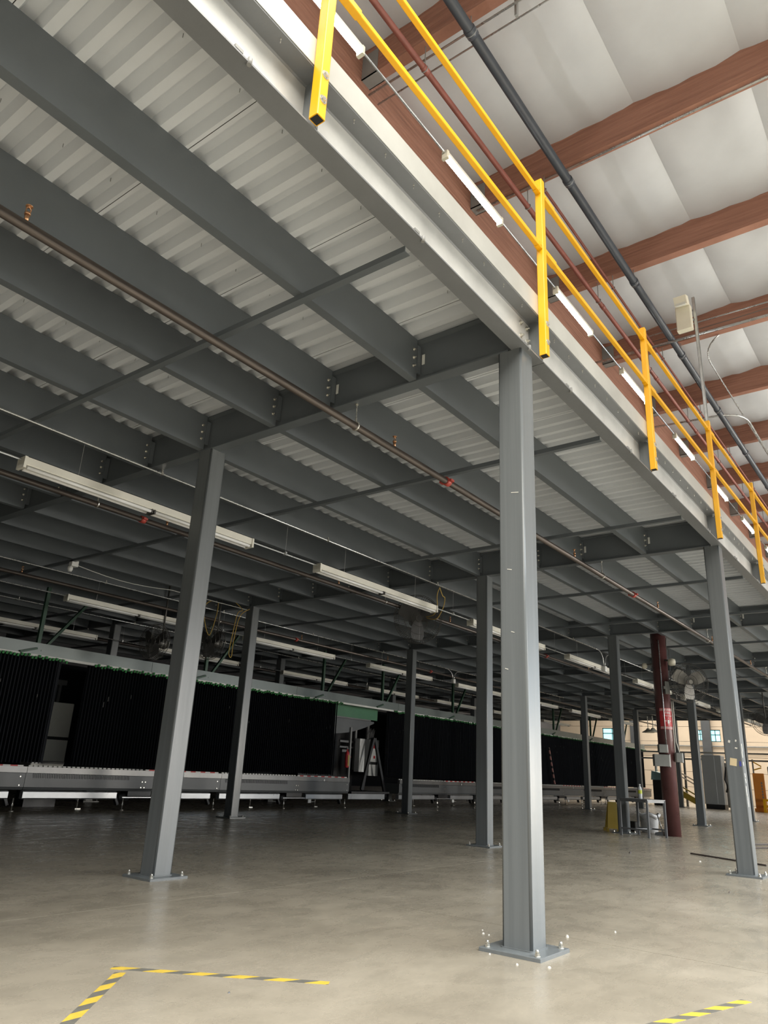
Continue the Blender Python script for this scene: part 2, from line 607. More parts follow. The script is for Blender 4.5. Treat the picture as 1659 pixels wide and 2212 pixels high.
for k in range(-2, 18):
    x = PX0 + PDX * k
    nm = ['that crosses the top edge of the picture', 'third'][0] if k == 0 else ''
    lab = 'brown glulam roof purlin, %s one from the camera end of the roof' % ORD[k + 2]
    t = thing('glulam_purlin', lab, 'beam', (x, 0, PZ), 'glulam purlins under the roof')
    link('glued_laminations', MB().prism(grooved(0, PW, 0, PH, 12), 'Y', -10.5, 1.80), M['wood'], t)
    h = MB()
    h.box(-0.012, PW + 0.012, 1.60, 1.819, -0.012, 0.0)
    h.box(-0.012, -0.002, 1.60, 1.819, -0.012, 0.34)
    h.box(PW + 0.002, PW + 0.012, 1.60, 1.819, -0.012, 0.34)
    link('hanger_bracket', h, M['hanger'], t)
t = thing('roof_girder', 'long brown glulam girder running behind the lit strip lamps', 'beam', (0, 1.82, 7.75))
link('glued_laminations', MB().prism(grooved(0, 0.17, 0, 1.21, 22), 'X', -9, 49), M['wood'], t)

# ------------------------------------------------------------------ columns
RC = 0.203 / 2


def rrect(h, r, n=3):
    out = []
    for cx_, cy_, a0 in ((h - r, h - r, 0), (-h + r, h - r, 90), (-h + r, -h + r, 180), (h - r, -h + r, 270)):
        for k in range(n + 1):
            a = math.radians(a0 + 90 * k / n)
            out.append((cx_ + r * math.cos(a), cy_ + r * math.sin(a)))
    return out


def anchor_mesh():
    mb = MB()
    mb.tube([(0, 0, 0), (0, 0, 0.003)], 0.019, 12)
    mb.hexnut((0, 0, 0.003), 0.016, 0.014)
    mb.tube([(0, 0, 0.017), (0, 0, 0.036)], 0.009, 8)
    mb.hexnut((0, 0, 0.019), 0.012, 0.008)
    return mb.mesh('anchor_bolt')


shaft_m = MB().prism(rrect(RC, 0.016, 4), 'Z', 0.022, HB).mesh('shaft')
for p_ in shaft_m.polygons:
    p_.use_smooth = len(p_.vertices) == 4 and p_.area < 0.05
plate_m = MB().bbox(-0.205, 0.205, -0.205, 0.205, 0, 0.022, 0.003).mesh('base_plate')
weld_m = MB().prism(rrect(RC + 0.009, 0.02, 3), 'Z', 0.022, 0.029).mesh('weld_bead')
cap_m = MB().box(-0.13, 0.13, -0.13, 0.13, -0.012, 0).mesh('cap')
bolt_m = anchor_mesh()
shaft_m.materials.append(M['steel'])
plate_m.materials.append(M['steel'])
weld_m.materials.append(M['steel'])
bolt_m.materials.append(M['zinc'])
rowname = ['front row under the yellow railing', 'second row in from the railing', 'third row in from the railing',
           'fourth row in, behind the black curtains']
columns = {}
proto = None
for r_i, y in enumerate(ROWS):
    for c_i in range(0, NB + 1):
        if r_i >= 2 and c_i == 0:
            continue
        lab = 'grey square steel column, %s one seen along the %s' % (ORD[c_i if r_i < 2 else c_i - 1], rowname[r_i])
        if (r_i, c_i) == (0, 0):
            lab = 'nearest and largest grey square steel column, its bolted base plate in the foreground'
        if (r_i, c_i) == (1, 0):
            lab = 'grey square steel column leaning across the left third, nearest of the second row'
        if (r_i, c_i) == (0, 1):
            lab = 'grey square steel column at the right edge with a tan paper tag'
        loc = (c_i * BAY, y, 0)
        if proto is None:
            proto = thing('steel_column', lab, 'column', loc, 'grey columns carrying the mezzanine')
            link('shaft', shaft_m, None, proto)
            link('base_plate', plate_m, None, proto)
            link('weld_bead', weld_m, None, proto)
            for sx in (-1, 1):
                for sy in (-1, 1):
                    link('anchor_bolt', bolt_m, None, proto, (sx * 0.165, sy * 0.165, 0.022))
            columns[(0, 0)] = proto
        else:
            columns[(r_i, c_i)] = dup(proto, loc, lab)
# stickers on the second front column
c01 = columns[(0, 1)]
st = link('paper_tag', MB().obox((-RC - 0.002, 0.005, 1.32), (0, 0.04, 0.006), (0, -0.006, 0.045), (0.001, 0, 0)), M['paper'], c01)
st['label'] = 'tan paper tag'
link('tape_scrap', MB().obox((-RC - 0.002, -0.075, 1.30), (0, 0.012, 0), (0, 0, 0.03), (0.001, 0, 0)), M['bluetape'], c01)['label'] = 'blue tape scrap'
scr = MB()
for (dy, z, a, b_) in ((0.03, 1.57, .012, .015), (-0.05, 1.58, .008, .012), (-0.045, 1.49, .014, .008)):
    scr.obox((-RC - 0.0015, dy, z), (0, a, .004), (0, -.004, b_), (0.001, 0, 0))
for k in range(7):
    scr.obox((R.uniform(-.07, -0.0), -RC - 0.0015, 1.52 - 0.11 * k + R.uniform(-.03, .03)), (0.012, 0, 0.006), (-0.006, 0, R.uniform(.02, .06)), (0, .001, 0))
link('paint_scratch', scr, M['chip'], c01)
sc2 = MB()
for (dy, z, l) in ((-0.03, 2.98, .05), (0.02, 2.40, .03), (0.0, 1.95, .02), (0.05, 1.7, .02)):
    sc2.obox((-RC - 0.0012, dy, z), (0, l * .6, .004), (0, 0, .0025), (.0008, 0, 0))
link('paint_scratch', sc2, M['chip'], columns[(0, 0)])


# ------------------------------------------------------------------ beams
def chan(y_web, side, d0=HB, d1=HT, fl=0.075, tw=0.010, tf=0.012, lip=0.0):
    """channel profile: (u across, w up), web face at y_web, flanges toward side"""
    s = side
    pts = [(0, d0), (fl * s, d0), (fl * s, d0 + tf * .7), (tw * s + 0.012 * s, d0 + tf), (tw * s, d0 + tf + .012),
           (tw * s, d1 - tf - .012), (tw * s + .012 * s, d1 - tf), (fl * s, d1 - tf * .7), (fl * s, d1), (0, d1)]
    pts = [(y_web + u, w) for u, w in pts]
    return pts if s > 0 else pts[::-1]


def hexbolts(mb, pts, ax, r=0.015, h=0.012):
    for p in pts:
        p = Vector(p)
        d = {'Y': Vector((0, -1, 0)), 'X': Vector((-1, 0, 0)), 'Z': Vector((0, 0, -1))}[ax]
        mb.tube([p, p + d * 0.003], r * 1.25, 10)
        mb.tube([p + d * .003, p + d * h], r, 6)
        mb.tube([p + d * h, p + d * (h + .016)], r * .55, 6)


bayname = ['bay left of the nearest column', 'first bay right of the nearest column'] + ['%s bay right of the nearest column' % ORD[k] for k in range(1, 8)]

# edge channel beams, one per bay, with stiffeners, clamps
POSTX = [-5.35 + 2.745 * k for k in range(0, 9)]
POSTX = [-5.36, -2.60, 0.15, 2.87, 5.66, 8.42, 11.18, 13.94, 16.7]
for b_i in range(-1, NB):
    x0, x1 = b_i * BAY + 0.21 * (b_i > -1) + 0.004, (b_i + 1) * BAY + 0.21 - 0.004
    if b_i == -1:
        x0 = XS
    t = thing('edge_beam', 'pale channel beam along the mezzanine edge, %s' % bayname[b_i + 1], 'beam', (0, 0, 0), 'edge beams under the railing')
    link('channel', MB().prism(chan(-0.018, -1, fl=0.13, tw=0.011, tf=0.016), 'X', x0, x1), M['edge'], t)
    link('lit_web_face', MB().box(x0, x1, -0.0315, -0.0285, HB + 0.017, HT - 0.017), M['weblit'], t)  # added plate, its pale colour holds the light falling on the web
    for px in POSTX:
        if x0 <= px < x1:
            link('stiffener_plate', MB().prism([(-0.03, HB + .014), (-0.150, HB + .014), (-0.150, HT - .05), (-0.11, HT - .018), (-0.03, HT - .018)][::-1], 'X', px + 0.034, px + 0.046), M['steel'], t)
    cl = MB()
    cx_ = x0 + 0.45
    while cx_ < x1:
        cl.box(cx_, cx_ + 0.05, -0.150, -0.134, HB + 0.013, HB + 0.032)
        cl.tube([(cx_ + .095, -0.146, HB - 0.012), (cx_ + .095, -0.146, HB + .03)], 0.013, 8)
        cx_ += 1.5
    link('flange_clip', cl, M['hanger'], t)
    sp = MB()
    for (dx, zz) in ((-.035, .44), (-.035, .32), (-.035, .20), (.075, .44), (.075, .32), (.075, .20)):
        hexbolts(sp, [(((b_i + 1) * BAY) + 0.075 + dx, -0.030, HB + zz - .11)], 'Y', .017, .014)
    link('splice_bolt', sp, M['zinc'], t)

# cross girders along Y under the joists, at each column line
gx = -0.108
YEND = 20.0
gsegs = [(0.01, 3.672), (3.676, 9.353), (9.357, 14.398), (14.402, YEND)]
gname = ['between the railing edge and the second column row', 'between the second and third column rows', 'between the third and fourth column rows', 'beyond the fourth column row']
for c_i in range(0, NB + 1):
    for s_i, (y0, y1) in enumerate(gsegs):
        t = thing('cross_girder', 'dark grey cross girder, %s column line, %s' % (ORD[c_i], gname[s_i]), 'beam', (c_i * BAY, 0, 0), 'dark cross girders under the mezzanine')
        prof = [(gx, HB), (gx + .12, HB), (gx + .12, HB + .012), (gx + .066, HB + .015), (gx + .066, HT - .015), (gx + .12, HT - .012), (gx + .12, HT), (gx, HT), (gx, HT - .012), (gx + .054, HT - .015), (gx + .054, HB + .015), (gx, HB + .012)]
        link('web', MB().prism(prof, 'Y', y0, y1), M['beam'], t)

# joists along X
JY = [0.89, 1.88, 2.60, 3.70, 4.70, 5.62, 6.56, 7.50, 8.45, 9.36, 10.4, 11.4, 12.4, 13.4, 14.42, 15.5, 16.6, 17.7, 18.8]
for b_i in range(-1, NB):
    x0 = b_i * BAY + 0.02 if b_i > -1 else XS
    x1 = (b_i + 1) * BAY - 0.115
    me = MB().prism(chan(0, 1, HB + .008, HT, fl=0.075), 'X', x0, x1).mesh('channel')
    me.materials.append(M['beam'])
    clip = MB().box(x1 - .004, x1 + .048, -.012, 0.0, HB + .07, HT - .06).mesh('clip_angle')
    clip.materials.append(M['beam'])
    bl = MB()
    hexbolts(bl, [(x1 - .05, -.002, HB + zz) for zz in (.12, .20, .28)], 'Y', .013, .010)
    bl = bl.mesh('connection_bolt')
    bl.materials.append(M['zinc'])
    tagm = MB().box(x1 + .047, x1 + .0495, -.05, -.02, HB + .17, HB + .27).mesh('marking_tag')
    tagm.materials.append(M['dash'])
    for j_i, y in enumerate(JY):
        t = thing('deck_joist', 'dark deck joist, %s from the railing edge, %s' % (ORD[j_i], bayname[b_i + 1]), 'beam', (0, y, 0), 'dark joists carrying the ribbed deck')
        link('channel', me, None, t)
        if j_i < 12:
            link('clip_angle', clip, None, t)
            link('connection_bolt', bl, None, t)
            if j_i in (0, 1) and b_i < 3:
                link('marking_tag', tagm, None, t)['label'] = 'small white marking tag'

# bridging angles along Y
bx = [-4.25, -1.56] + [v + BAY * k for k in range(NB) for v in (1.74, 4.43)]
for k, x in enumerate(bx):
    t = tag(link('bridging_angle', MB().prism([(0, 0), (.055, 0), (.055, .006), (.006, .006), (.006, .045), (0, .045)], 'Y', -0.018, YEND), M['beam'], None, (x, 0, HB - 0.038 + .0)),
            'thin dark bridging angle under the joists, %s one from the left' % ORD[k], 'beam', 'bridging angles under the joists')

# ------------------------------------------------------------------ ribbed deck
PITCH = 0.1868
SH = PITCH * 6
deck = thing('mezzanine_deck', 'white ribbed steel mezzanine deck overhead with pale edge fascia', 'deck', (0, 0, HT))
pr = []
low, sl, hgt = 0.056, 0.028, 0.076
for k in range(6):
    u = k * PITCH
    pr += [(u, 0.0), (u + low / 2, 0.0), (u + low / 2 + sl, hgt), (u + PITCH - low / 2 - sl, hgt), (u + PITCH - low / 2, 0.0)]
pr += [(SH - 0.0045, 0.0), (SH - 0.0045, 0.02)]
mb = MB()
n = len(pr)
Y0, Y1 = -0.148, YEND
mb.add([(u, Y0, w) for u, w in pr] + [(u, Y1, w) for u, w in pr], [(i, i + 1, n + i + 1, n + i) for i in range(n - 1)])
sheet_m = mb.mesh('deck_sheet')
sheet_m.materials.append(M['deck'])
scm = MB()
for y in [0.35 + 0.62 * k for k in range(6)]:
    for k in (1, 3, 5):
        xx = k * PITCH + PITCH / 2 + 0.02 * math.sin(y * 7 + k)
        scm.tube([(xx, y, hgt - .03), (xx, y, hgt)], 0.0022, 5)
scr_m = scm.mesh('screw_tip')
scr_m.materials.append(M['hanger'])
x = -2.646 - 4 * SH - 0.0
k = 0
while x < XE - 0.2:
    s_ = link('deck_sheet', sheet_m, None, deck, (x, 0, 0))
    if x < 12:
        link('screw_tip', scr_m, None, s_)
    x += SH
XD = x
link('deck_topping', MB().box(XS, XD, -0.14, YEND, 0.0765, 0.185), M['slab'], deck)
fx = XS
fseg = [XS, -3.2, 0.16 - .0, 2.88, 5.62, 8.42, 11.2, 14.0, 17, 20, 23, 26, 29, 32, XD]
for a, b_ in zip(fseg[:-1], fseg[1:]):
    m_ = MB()
    m_.box(a + .0015, b_ - .0015, -0.153, -0.149, 0.0, 0.19)
    link('fascia_plate', m_, M['fascia'], deck)
fs_ = MB()
xx = -5.9
while xx < 20:
    yy = -0.118
    fs_.tube([(xx, yy, -.02), (xx, yy, -0.006)], 0.005, 6)
    fs_.tube([(xx, yy, -.045), (xx, yy, -.02)], 0.0025, 5)
    xx += 0.305
o = link('fascia_screw', fs_, M['zinc'], deck)
o['kind'] = 'stuff'
# underside strip of the fascia ledge above the channel flange
link('fascia_ledge', MB().box(XS, XD, -0.149, -0.02, 0.0002, 0.003), M['beam'], deck)

# ------------------------------------------------------------------ yellow guardrail
rail = thing('guardrail', 'yellow square-tube safety guardrail bolted along the mezzanine edge', 'railing', (0, -0.185, HB))
PS = 0.064


def sqtube(h, r=0.006):
    return rrect(h, r, 2)


post_m = MB().prism(sqtube(PS / 2), 'Z', 0.02, 1.80).mesh('post')
post_m.materials.append(M['yellow'])
inner_m = MB().box(-PS / 2 + .006, PS / 2 - .006, -PS / 2 + .006, PS / 2 - .006, 0.0185, 0.0199).mesh('end_shade')  # black cap stands for the shade inside the hollow tube
inner_m.materials.append(M['black'])
pb = MB()
for z in (0.14, 0.315):
    pb.tube([(0, -PS / 2, z), (0, -PS / 2 - .003, z)], 0.025, 14)
    pb.tube([(0, -PS / 2 - .003, z), (0, -PS / 2 - .015, z)], 0.014, 6)
pb = pb.mesh('mounting_bolt')
pb.materials.append(M['zinc'])
for px in POSTX:
    p_ = link('post', post_m, None, rail, (px, 0, 0))
    link('mounting_bolt', pb, None, p_)
    link('end_shade', inner_m, None, p_)
for a, b_ in zip(POSTX[:-1], POSTX[1:]):
    for zz, nm in ((1.665, 'top_rail'), (1.07, 'mid_rail')):
        q = MB()
        prof = [(u, w + zz) for u, w in sqtube(0.0205, .005)]
        q.prism(prof, 'X', a + PS / 2 + .002, b_ - PS / 2 - .002)
        o = link(nm, q, M['yellow'], rail)
        prof = [(u, w + zz) for u, w in sqtube(0.0255, .005)]
        for s0, s1, xx in ((a + PS / 2, a + PS / 2 + .22, a + PS / 2 + .03), (b_ - PS / 2 - .06, b_ - PS / 2, b_ - PS / 2 - .03)):
            link('rail_sleeve', MB().prism(prof, 'X', s0, s1).tube([(xx, -.0245, zz - .006), (xx, -.031, zz - .006)], .008, 8), M['yellow'], o)
# clamp below the fifth post
# strut pole with emergency lamp on the post past the second column
PX = POSTX[4]
t = thing('strut_pole', 'galvanised strut pole rising from a yellow railing post near the right edge', 'pole', (PX, -0.185, HB + 1.80))
q = MB()
q.box(-.021, -.018, -.021, .021, 0, 2.13)
q.box(.018, .021, -.021, .021, 0, 2.13)
q.box(-.021, .021, .018, .021, 0, 2.13)
q.box(-.021, -.010, -.021, -.018, 0, 2.13)
q.box(.010, .021, -.021, -.018, 0, 2.13)
link('strut_channel', q, M['strut'], t)
t = thing('emergency_lamp', 'ivory twin-head emergency lamp clamped near the top of the strut pole', 'lamp', (PX - 0.14, -0.055, 7.50))
q = MB().bbox(-.055, .055, -.11, .11, 0, .42, .012)
link('battery_box', q, M['ivory'], t)
hd = MB()
hd.obox((-.16, -.02, .42), (.075, 0, .03), (0, .09, 0), (-.028, 0, .06))
link('lamp_head', hd, M['ivory'], t)
hb = MB()
for dz in (-.03, 0, .03):
    hb.obox((-.19 + dz * .3, -.02, .36 + dz), (.03, 0, .012), (0, .07, 0), (-.003, 0, .006))
link('lens', hb, M['dash'], t)
link('mount_arm', MB().bar((.04, -.02, .22), (.13, -.115, .22), .03, .03).bar((.03, -.02, .36), (.13, -.115, .40), .02, .02), M['hanger'], t)

# ------------------------------------------------------------------ lit strip lamps along the girder
LY, LZ = 0.97, 7.13
# (start,end) of each lit strip
SLX = [(-4.90, -3.68), (-2.27, -1.05), (0.36, 1.60), (3.10, 4.27), (5.56, 6.78), (8.33, 9.6), (11.0, 12.2), (13.7, 14.9), (16.4, 17.6), (19.1, 20.3), (21.8, 23.0)]
first = None
for k, (a, b_) in enumerate(SLX):
    lab = 'lit white strip lamp above the railing, %s one from the camera end' % ORD[k]
    L_ = 1.235
    if first is None:
        t = thing('strip_lamp', lab, 'lamp', (a, LY, LZ), 'lit strip lamps above the railing')
        link('housing', MB().box(0, L_, -.03, .03, .035, .075), M['fixture'], t)
        q = MB()
        q.tube([(.04, 0, .012), (L_ - .04, 0, .012)], .026, 12)
        link('lit_tube', q, M['lit'], t)
        for xx in (0, L_ - .04):
            link('end_cap', MB().bbox(xx, xx + .04, -.038, .038, -.022, .08, .006), M['ivory'], t)
        first = t
    else:
        t = dup(first, (a, LY, LZ), lab)
q = MB()
q.tube([(-8, LY, LZ + .055), (30, LY, LZ + .055)], .011, 6)
tag(link('lamp_conduit', q, M['galv']), 'thin galvanised conduit linking the lit strip lamps', 'conduit')
for k in range(-2, 10):
    pass

# ------------------------------------------------------------------ pipes under the roof
def pipe_thing(name, label, y, z, r, mat, x0, x1, joints, hang, ztop, jm=None, hangmat='hanger'):
    t = thing(name, label, 'pipe', (0, y, z))
    link('pipe', MB().tube([(x0, 0, 0), (x1, 0, 0)], r, 14), M[mat], t)
    for x in joints:
        link('joint_collar', MB().tube([(x - .05, 0, 0), (x + .05, 0, 0)], r * 1.16, 14), M[jm or mat], t)
    for x in hang:
        h = MB()
        h.tube([(x, 0, r), (x, 0, ztop - z)], .006, 6)
        pts = [(x, (r + .006) * math.cos(a), (r + .006) * math.sin(a)) for a in [2 * PI * i / 14 for i in range(15)]]
        h.tube(pts, .006, 5, False)
        link('hanger', h, M[hangmat], t)
    return t


pipe_thing('roof_pipe', 'thick blue-black pipe running under the white roof insulation', 0.43, 8.12, 0.055, 'darkpipe', -9, 47,
           [-.02 + 2.41 * k for k in range(0, 10)], [2.27 + 2.41 * k + .12 for k in range(-1, 12)], 8.75)
pipe_thing('roof_pipe', 'slim red-brown pipe running between the black pipe and the lit strip lamps', 1.0, 8.02, 0.032, 'redpipe', -9, 47,
           [0.0, 2.62, 5.0, 7.6, 10.2], [2.4 + 2.41 * k for k in range(-1, 12)], 8.75)
pipe_thing('roof_pipe', 'thin dark red pipe just above the slim red-brown pipe', 0.74, 8.12, 0.018, 'redpipe', 2.2, 47, [], [2.35 + 2.41 * k for k in range(0, 12)], 8.75)


def poly(name, label, cat, pts, r, mat, n=7, group=None):
    q = MB().tube(pts, r, n)
    return tag(link(name, q, M[mat]), label, cat, group)


def arc(p0, p1, p2, n=6):
    p0, p1, p2 = map(Vector, (p0, p1, p2))
    return [p0 * (1 - t) ** 2 + p1 * 2 * t * (1 - t) + p2 * t * t for t in [i / n for i in range(n + 1)]]


poly('roof_conduit', 'grey conduit crossing under the roof at the top, nearer of the pair', 'conduit', [(0.03, 1.8, 8.22), (0.03, -6, 8.22)], .013, 'galv')
poly('roof_conduit', 'grey conduit crossing under the roof at the top, farther of the pair', 'conduit', [(0.20, 1.8, 8.24), (0.20, -6, 8.24)], .010, 'galv')
t = tag(link('strut_hanger', MB().box(-.02, .02, -.012, .012, -.05, .62).box(-.02, .02, .012, .016, .55, .6), M['hanger'], None, (0.1, -0.02, 8.18)), 'short slotted strut hanging at the top edge of the roof view', 'bracket')
poly('roof_conduit', 'grey conduit strapped along the underside of the second visible purlin', 'conduit', [(2.33 + .06, 1.75, 8.325), (2.33 + .06, -6, 8.325)], .016, 'galv')
poly('roof_conduit', 'grey conduit crossing behind the strut pole under the roof', 'conduit', [(6.55, 1.8, 8.05), (6.75, -5, 8.05)], .022, 'galv')
poly('roof_conduit', 'thin grey conduit crossing over the face of the fourth purlin', 'conduit', [(6.86, 1.0, 8.46), (6.98, -5, 8.46)], .012, 'galv')
poly('roof_conduit', 'thin conduit running from a bend toward the far end of the roof', 'conduit', arc((7.25, -0.20, 8.34), (7.4, 0.12, 8.25), (7.9, 0.12, 8.22)) + [(20, 0.0, 8.2)], .013, 'galv')
poly('roof_conduit', 'bright conduit bending from cross run to lengthwise run beyond the pole', 'conduit', [(9.7, 1.8, 8.1), (9.85, 0.5, 8.1)] + arc((9.85, .5, 8.1), (9.95, 0.02, 8.1), (10.5, 0.02, 8.1)) + [(22, 0.0, 8.1)], .020, 'galv')
sag = [(6.9 - .2 * math.sin(PI * i / 10), 0.9 - 2.4 * i / 10, 8.36 - .15 * math.sin(PI * i / 10)) for i in range(11)]
poly('slack_wire', 'slack dark wire drooping below the fourth purlin', 'wire', sag, .006, 'cage', 5)

# ------------------------------------------------------------------ pipes, conduits and lamps below the deck
def sprinkler(name='sprinkler_head'):
    q = MB()
    q.tube([(0, 0, 0), (0, 0, .045)], .014, 8)
    q.tube([(0, 0, .045), (0, 0, .06)], .019, 8)
    q.tube([(-.012, 0, .06), (-.014, 0, .09), (0, 0, .105)], .004, 5)
    q.tube([(.012, 0, .06), (.014, 0, .09), (0, 0, .105)], .004, 5)
    q.tube([(0, 0, .105), (0, 0, .109)], .022, 10)
    return q.mesh(name)


spr_m = sprinkler()
spr_m.materials.append(M['brass'])


def fire_pipe(y, label, heads, coups, r=0.034, z=3.965):
    t = thing('sprinkler_pipe', label, 'pipe', (0, y, z))
    link('pipe', MB().tube([(XS, 0, 0), (XE, 0, 0)], r, 16), M['ironpipe'], t)
    for x in coups:
        q = MB()
        q.tube([(x - .035, 0, 0), (x + .035, 0, 0)], r * 1.38, 16)
        q.box(x - .03, x + .03, -r * 1.35 - .03, -r * 1.35 + .01, -.012, .012)
        q.box(x - .03, x + .03, r * 1.35 - .01, r * 1.35 + .03, -.012, .012)
        link('coupling', q, M['coupling'], t)['label'] = 'red pipe coupling'
    for c_i in range(0, NB + 1):
        x = c_i * BAY - 0.05
        q = MB()
        q.tube([(x, 0, r + .045), (x, 0, HB - z)], .006, 6)
        q.tube([(x, 0, HB - z - .012), (x, 0, HB - z + .0)], .016, 6)
        pts = [(x, (r + .004) * 1.02 * math.cos(a), (r + .004) * 1.02 * math.sin(a)) for a in [2 * PI * i / 16 for i in range(17)]]
        q.tube(pts, .008, 6, False)
        q.tube([(x, 0, r), (x, 0, r + .05)], .010, 6)
        link('clevis_hanger', q, M['zinc'], t)
    for x in heads:
        link('sprinkler_head', spr_m, None, t, (x, 0, r))
    return t


fire_pipe(1.60, 'rusty iron sprinkler pipe nearest the railing, passing the nearest column', [-3.19, 0.55, 4.9, 8.6, 12.3, 16], [1.51, 7.3, 13.2])
fire_pipe(5.75, 'rusty iron sprinkler pipe beside the first row of unlit lamps', [-2.6, 1.0, 4.6, 8.2, 12, 15.6], [0.62, 6.6, 12.8])
fire_pipe(10.35, 'rusty iron sprinkler pipe deep under the deck beside the second lamp row', [1.4, 5.0, 8.6, 12.2], [8.4, 14.4])
fire_pipe(15.6, 'rusty iron sprinkler pipe farthest under the deck behind the curtains', [], [])


def conduit_run(y, z, label, x0, x1):
    t = thing('conduit_run', label, 'conduit', (0, y, z))
    link('conduit', MB().tube([(x0, 0, 0), (x1, 0, 0)], .0125, 8), M['galv'], t)
    x = x0 + 0.7
    while x < min(x1, 22):
        q = MB()
        q.box(x - .012, x + .012, -.018, .018, -.016, .016)
        q.box(x - .010, x + .010, -.008, .008, .016, HB - z + .005)
        link('beam_clip', q, M['zinc'], t)
        x += 2.95
    return t


conduit_run(4.58, 4.15, 'bright conduit clipped under the joists above the first unlit lamp row', XS, 13.2)
conduit_run(10.22, 4.15, 'bright conduit under the joists above the second unlit lamp row', XS, 24)
conduit_run(13.5, 4.15, 'bright conduit under the joists behind the black curtains', XS, 24)
conduit_run(4.62, 4.15, 'bright conduit carrying on beyond the drop box, first lamp row', 14.4, 30)
for i_, pts in enumerate(([(13.2, 4.58, 4.15)] + arc((13.3, 4.58, 4.15), (13.75, 4.6, 4.15), (13.78, 4.62, 3.8)), [(14.4, 4.62, 4.15)] + arc((14.3, 4.62, 4.15), (13.9, 4.62, 4.15), (13.86, 4.62, 3.8)))):
    poly('conduit_drop', 'bent conduit drop to the first lamp row, %s of the pair' % ('left', 'right')[i_], 'conduit', pts, .0125, 'galv', 8)

LL = 3.13
protoL = None
rows_l = [(4.73, [-1.52, 2.93, 7.30, 11.76, 16.43, 21.0, 25.5, 30.0], 'first row behind the sprinkler pipe'),
          (10.42, [2.33, 6.78, 11.4, 16.07, 20.6, 25.1, 29.6], 'second row over the black curtains'),
          (14.15, [2.2, 6.82, 11.8, 16.1, 20.55, 25.2, 30.3], 'third row deep behind the curtains')]
ZLAMP = 3.74
for y, xs_, nm in rows_l:
    for k, x in enumerate(xs_):
        lab = 'unlit cream twin-tube lamp, %s from the left in the %s' % (ORD[k], nm)
        if protoL is None:
            t = thing('tube_lamp', lab, 'lamp', (x, y, ZLAMP), 'unlit tube lamps under the mezzanine')
            link('housing', MB().prism([(-.065, .0), (-.055, -.012), (.055, -.012), (.065, .0), (.065, .07), (-.065, .07)], 'X', 0, LL), M['fixture'], t)
            link('reflector_rib', MB().prism([(-.018, -.012), (0, -.040), (.018, -.012)], 'X', .05, LL - .05), M['fixture'], t)
            for sy in (-1, 1):
                for x0_, x1_ in ((.05, LL / 2 - .03), (LL / 2 + .03, LL - .05)):
                    link('tube', MB().tube([(x0_, sy * .042, -.034), (x1_, sy * .042, -.034)], .019, 12), M['tube'], t)
            for xx in (0, LL - .028):
                link('end_cap', MB().box(xx, xx + .028, -.075, .075, -.05, .072), M['fixture'], t)
            link('tube_socket', MB().box(LL / 2 - .028, LL / 2 - .008, -.062, .062, -.055, -.008).box(LL / 2 + .008, LL / 2 + .028, -.062, .062, -.055, -.008), M['cage'], t)
            w_ = MB()
            for xx in (.62, LL - .62):
                w_.tube([(xx, 0, .07), (xx, 0, HB - ZLAMP + .01)], .0028, 5)
            link('hanging_wire', w_, M['wire'], t)
            protoL = t
        else:
            dup(protoL, (x, y, ZLAMP), lab)
    t = thing('lamp_conduit', 'bright conduit joining the unlit lamps of the %s' % nm, 'conduit', (0, y, ZLAMP + .045))
    ends = [XS] + [v for x in xs_ for v in (x, x + LL)] + [34]
    for a, b_ in zip(ends[0::2], ends[1::2]):
        q = MB().tube([(a, 0, 0), (b_, 0, 0)], .011, 6)
        q.box((a + b_) / 2 - .015, (a + b_) / 2 + .015, -.02, .02, -.02, .03)
        link('conduit', q, M['galv'], t)
        link('hanging_wire', MB().tube([((a + b_) / 2, 0, 0.03), ((a + b_) / 2, 0, HB - ZLAMP - .04)], .0025, 5), M['wire'], t)

# small junction boxes and wire
t = thing('junction_box', 'small white junction box with a bulb under the dark deck at left', 'box', (1.8, 9.4, 4.08))
link('box', MB().box(-.06, .06, -.05, .05, 0, .1), M['white'], t)
link('bulb', MB().lathe([(.03, -.10), (.045, -.06), (.045, -.02), (.02, 0)], 12, (-.05, 0, 0)), M['white'], t)
pts = [(1.86 + 4.0 * i / 14, 9.4, 4.12 - .12 * math.sin(PI * min(1, i / 7)) * .6) for i in range(15)]
poly('slack_wire', 'slack white wire trailing right from the small junction box', 'wire', pts, .007, 'dash', 5)
t = thing('drop_box', 'small white box ending the bent conduit drop over the first lamp row', 'box', (13.82, 4.62, 3.66))
link('box', MB().bbox(-.07, .07, -.05, .05, 0, .14, .01), M['white'], t)


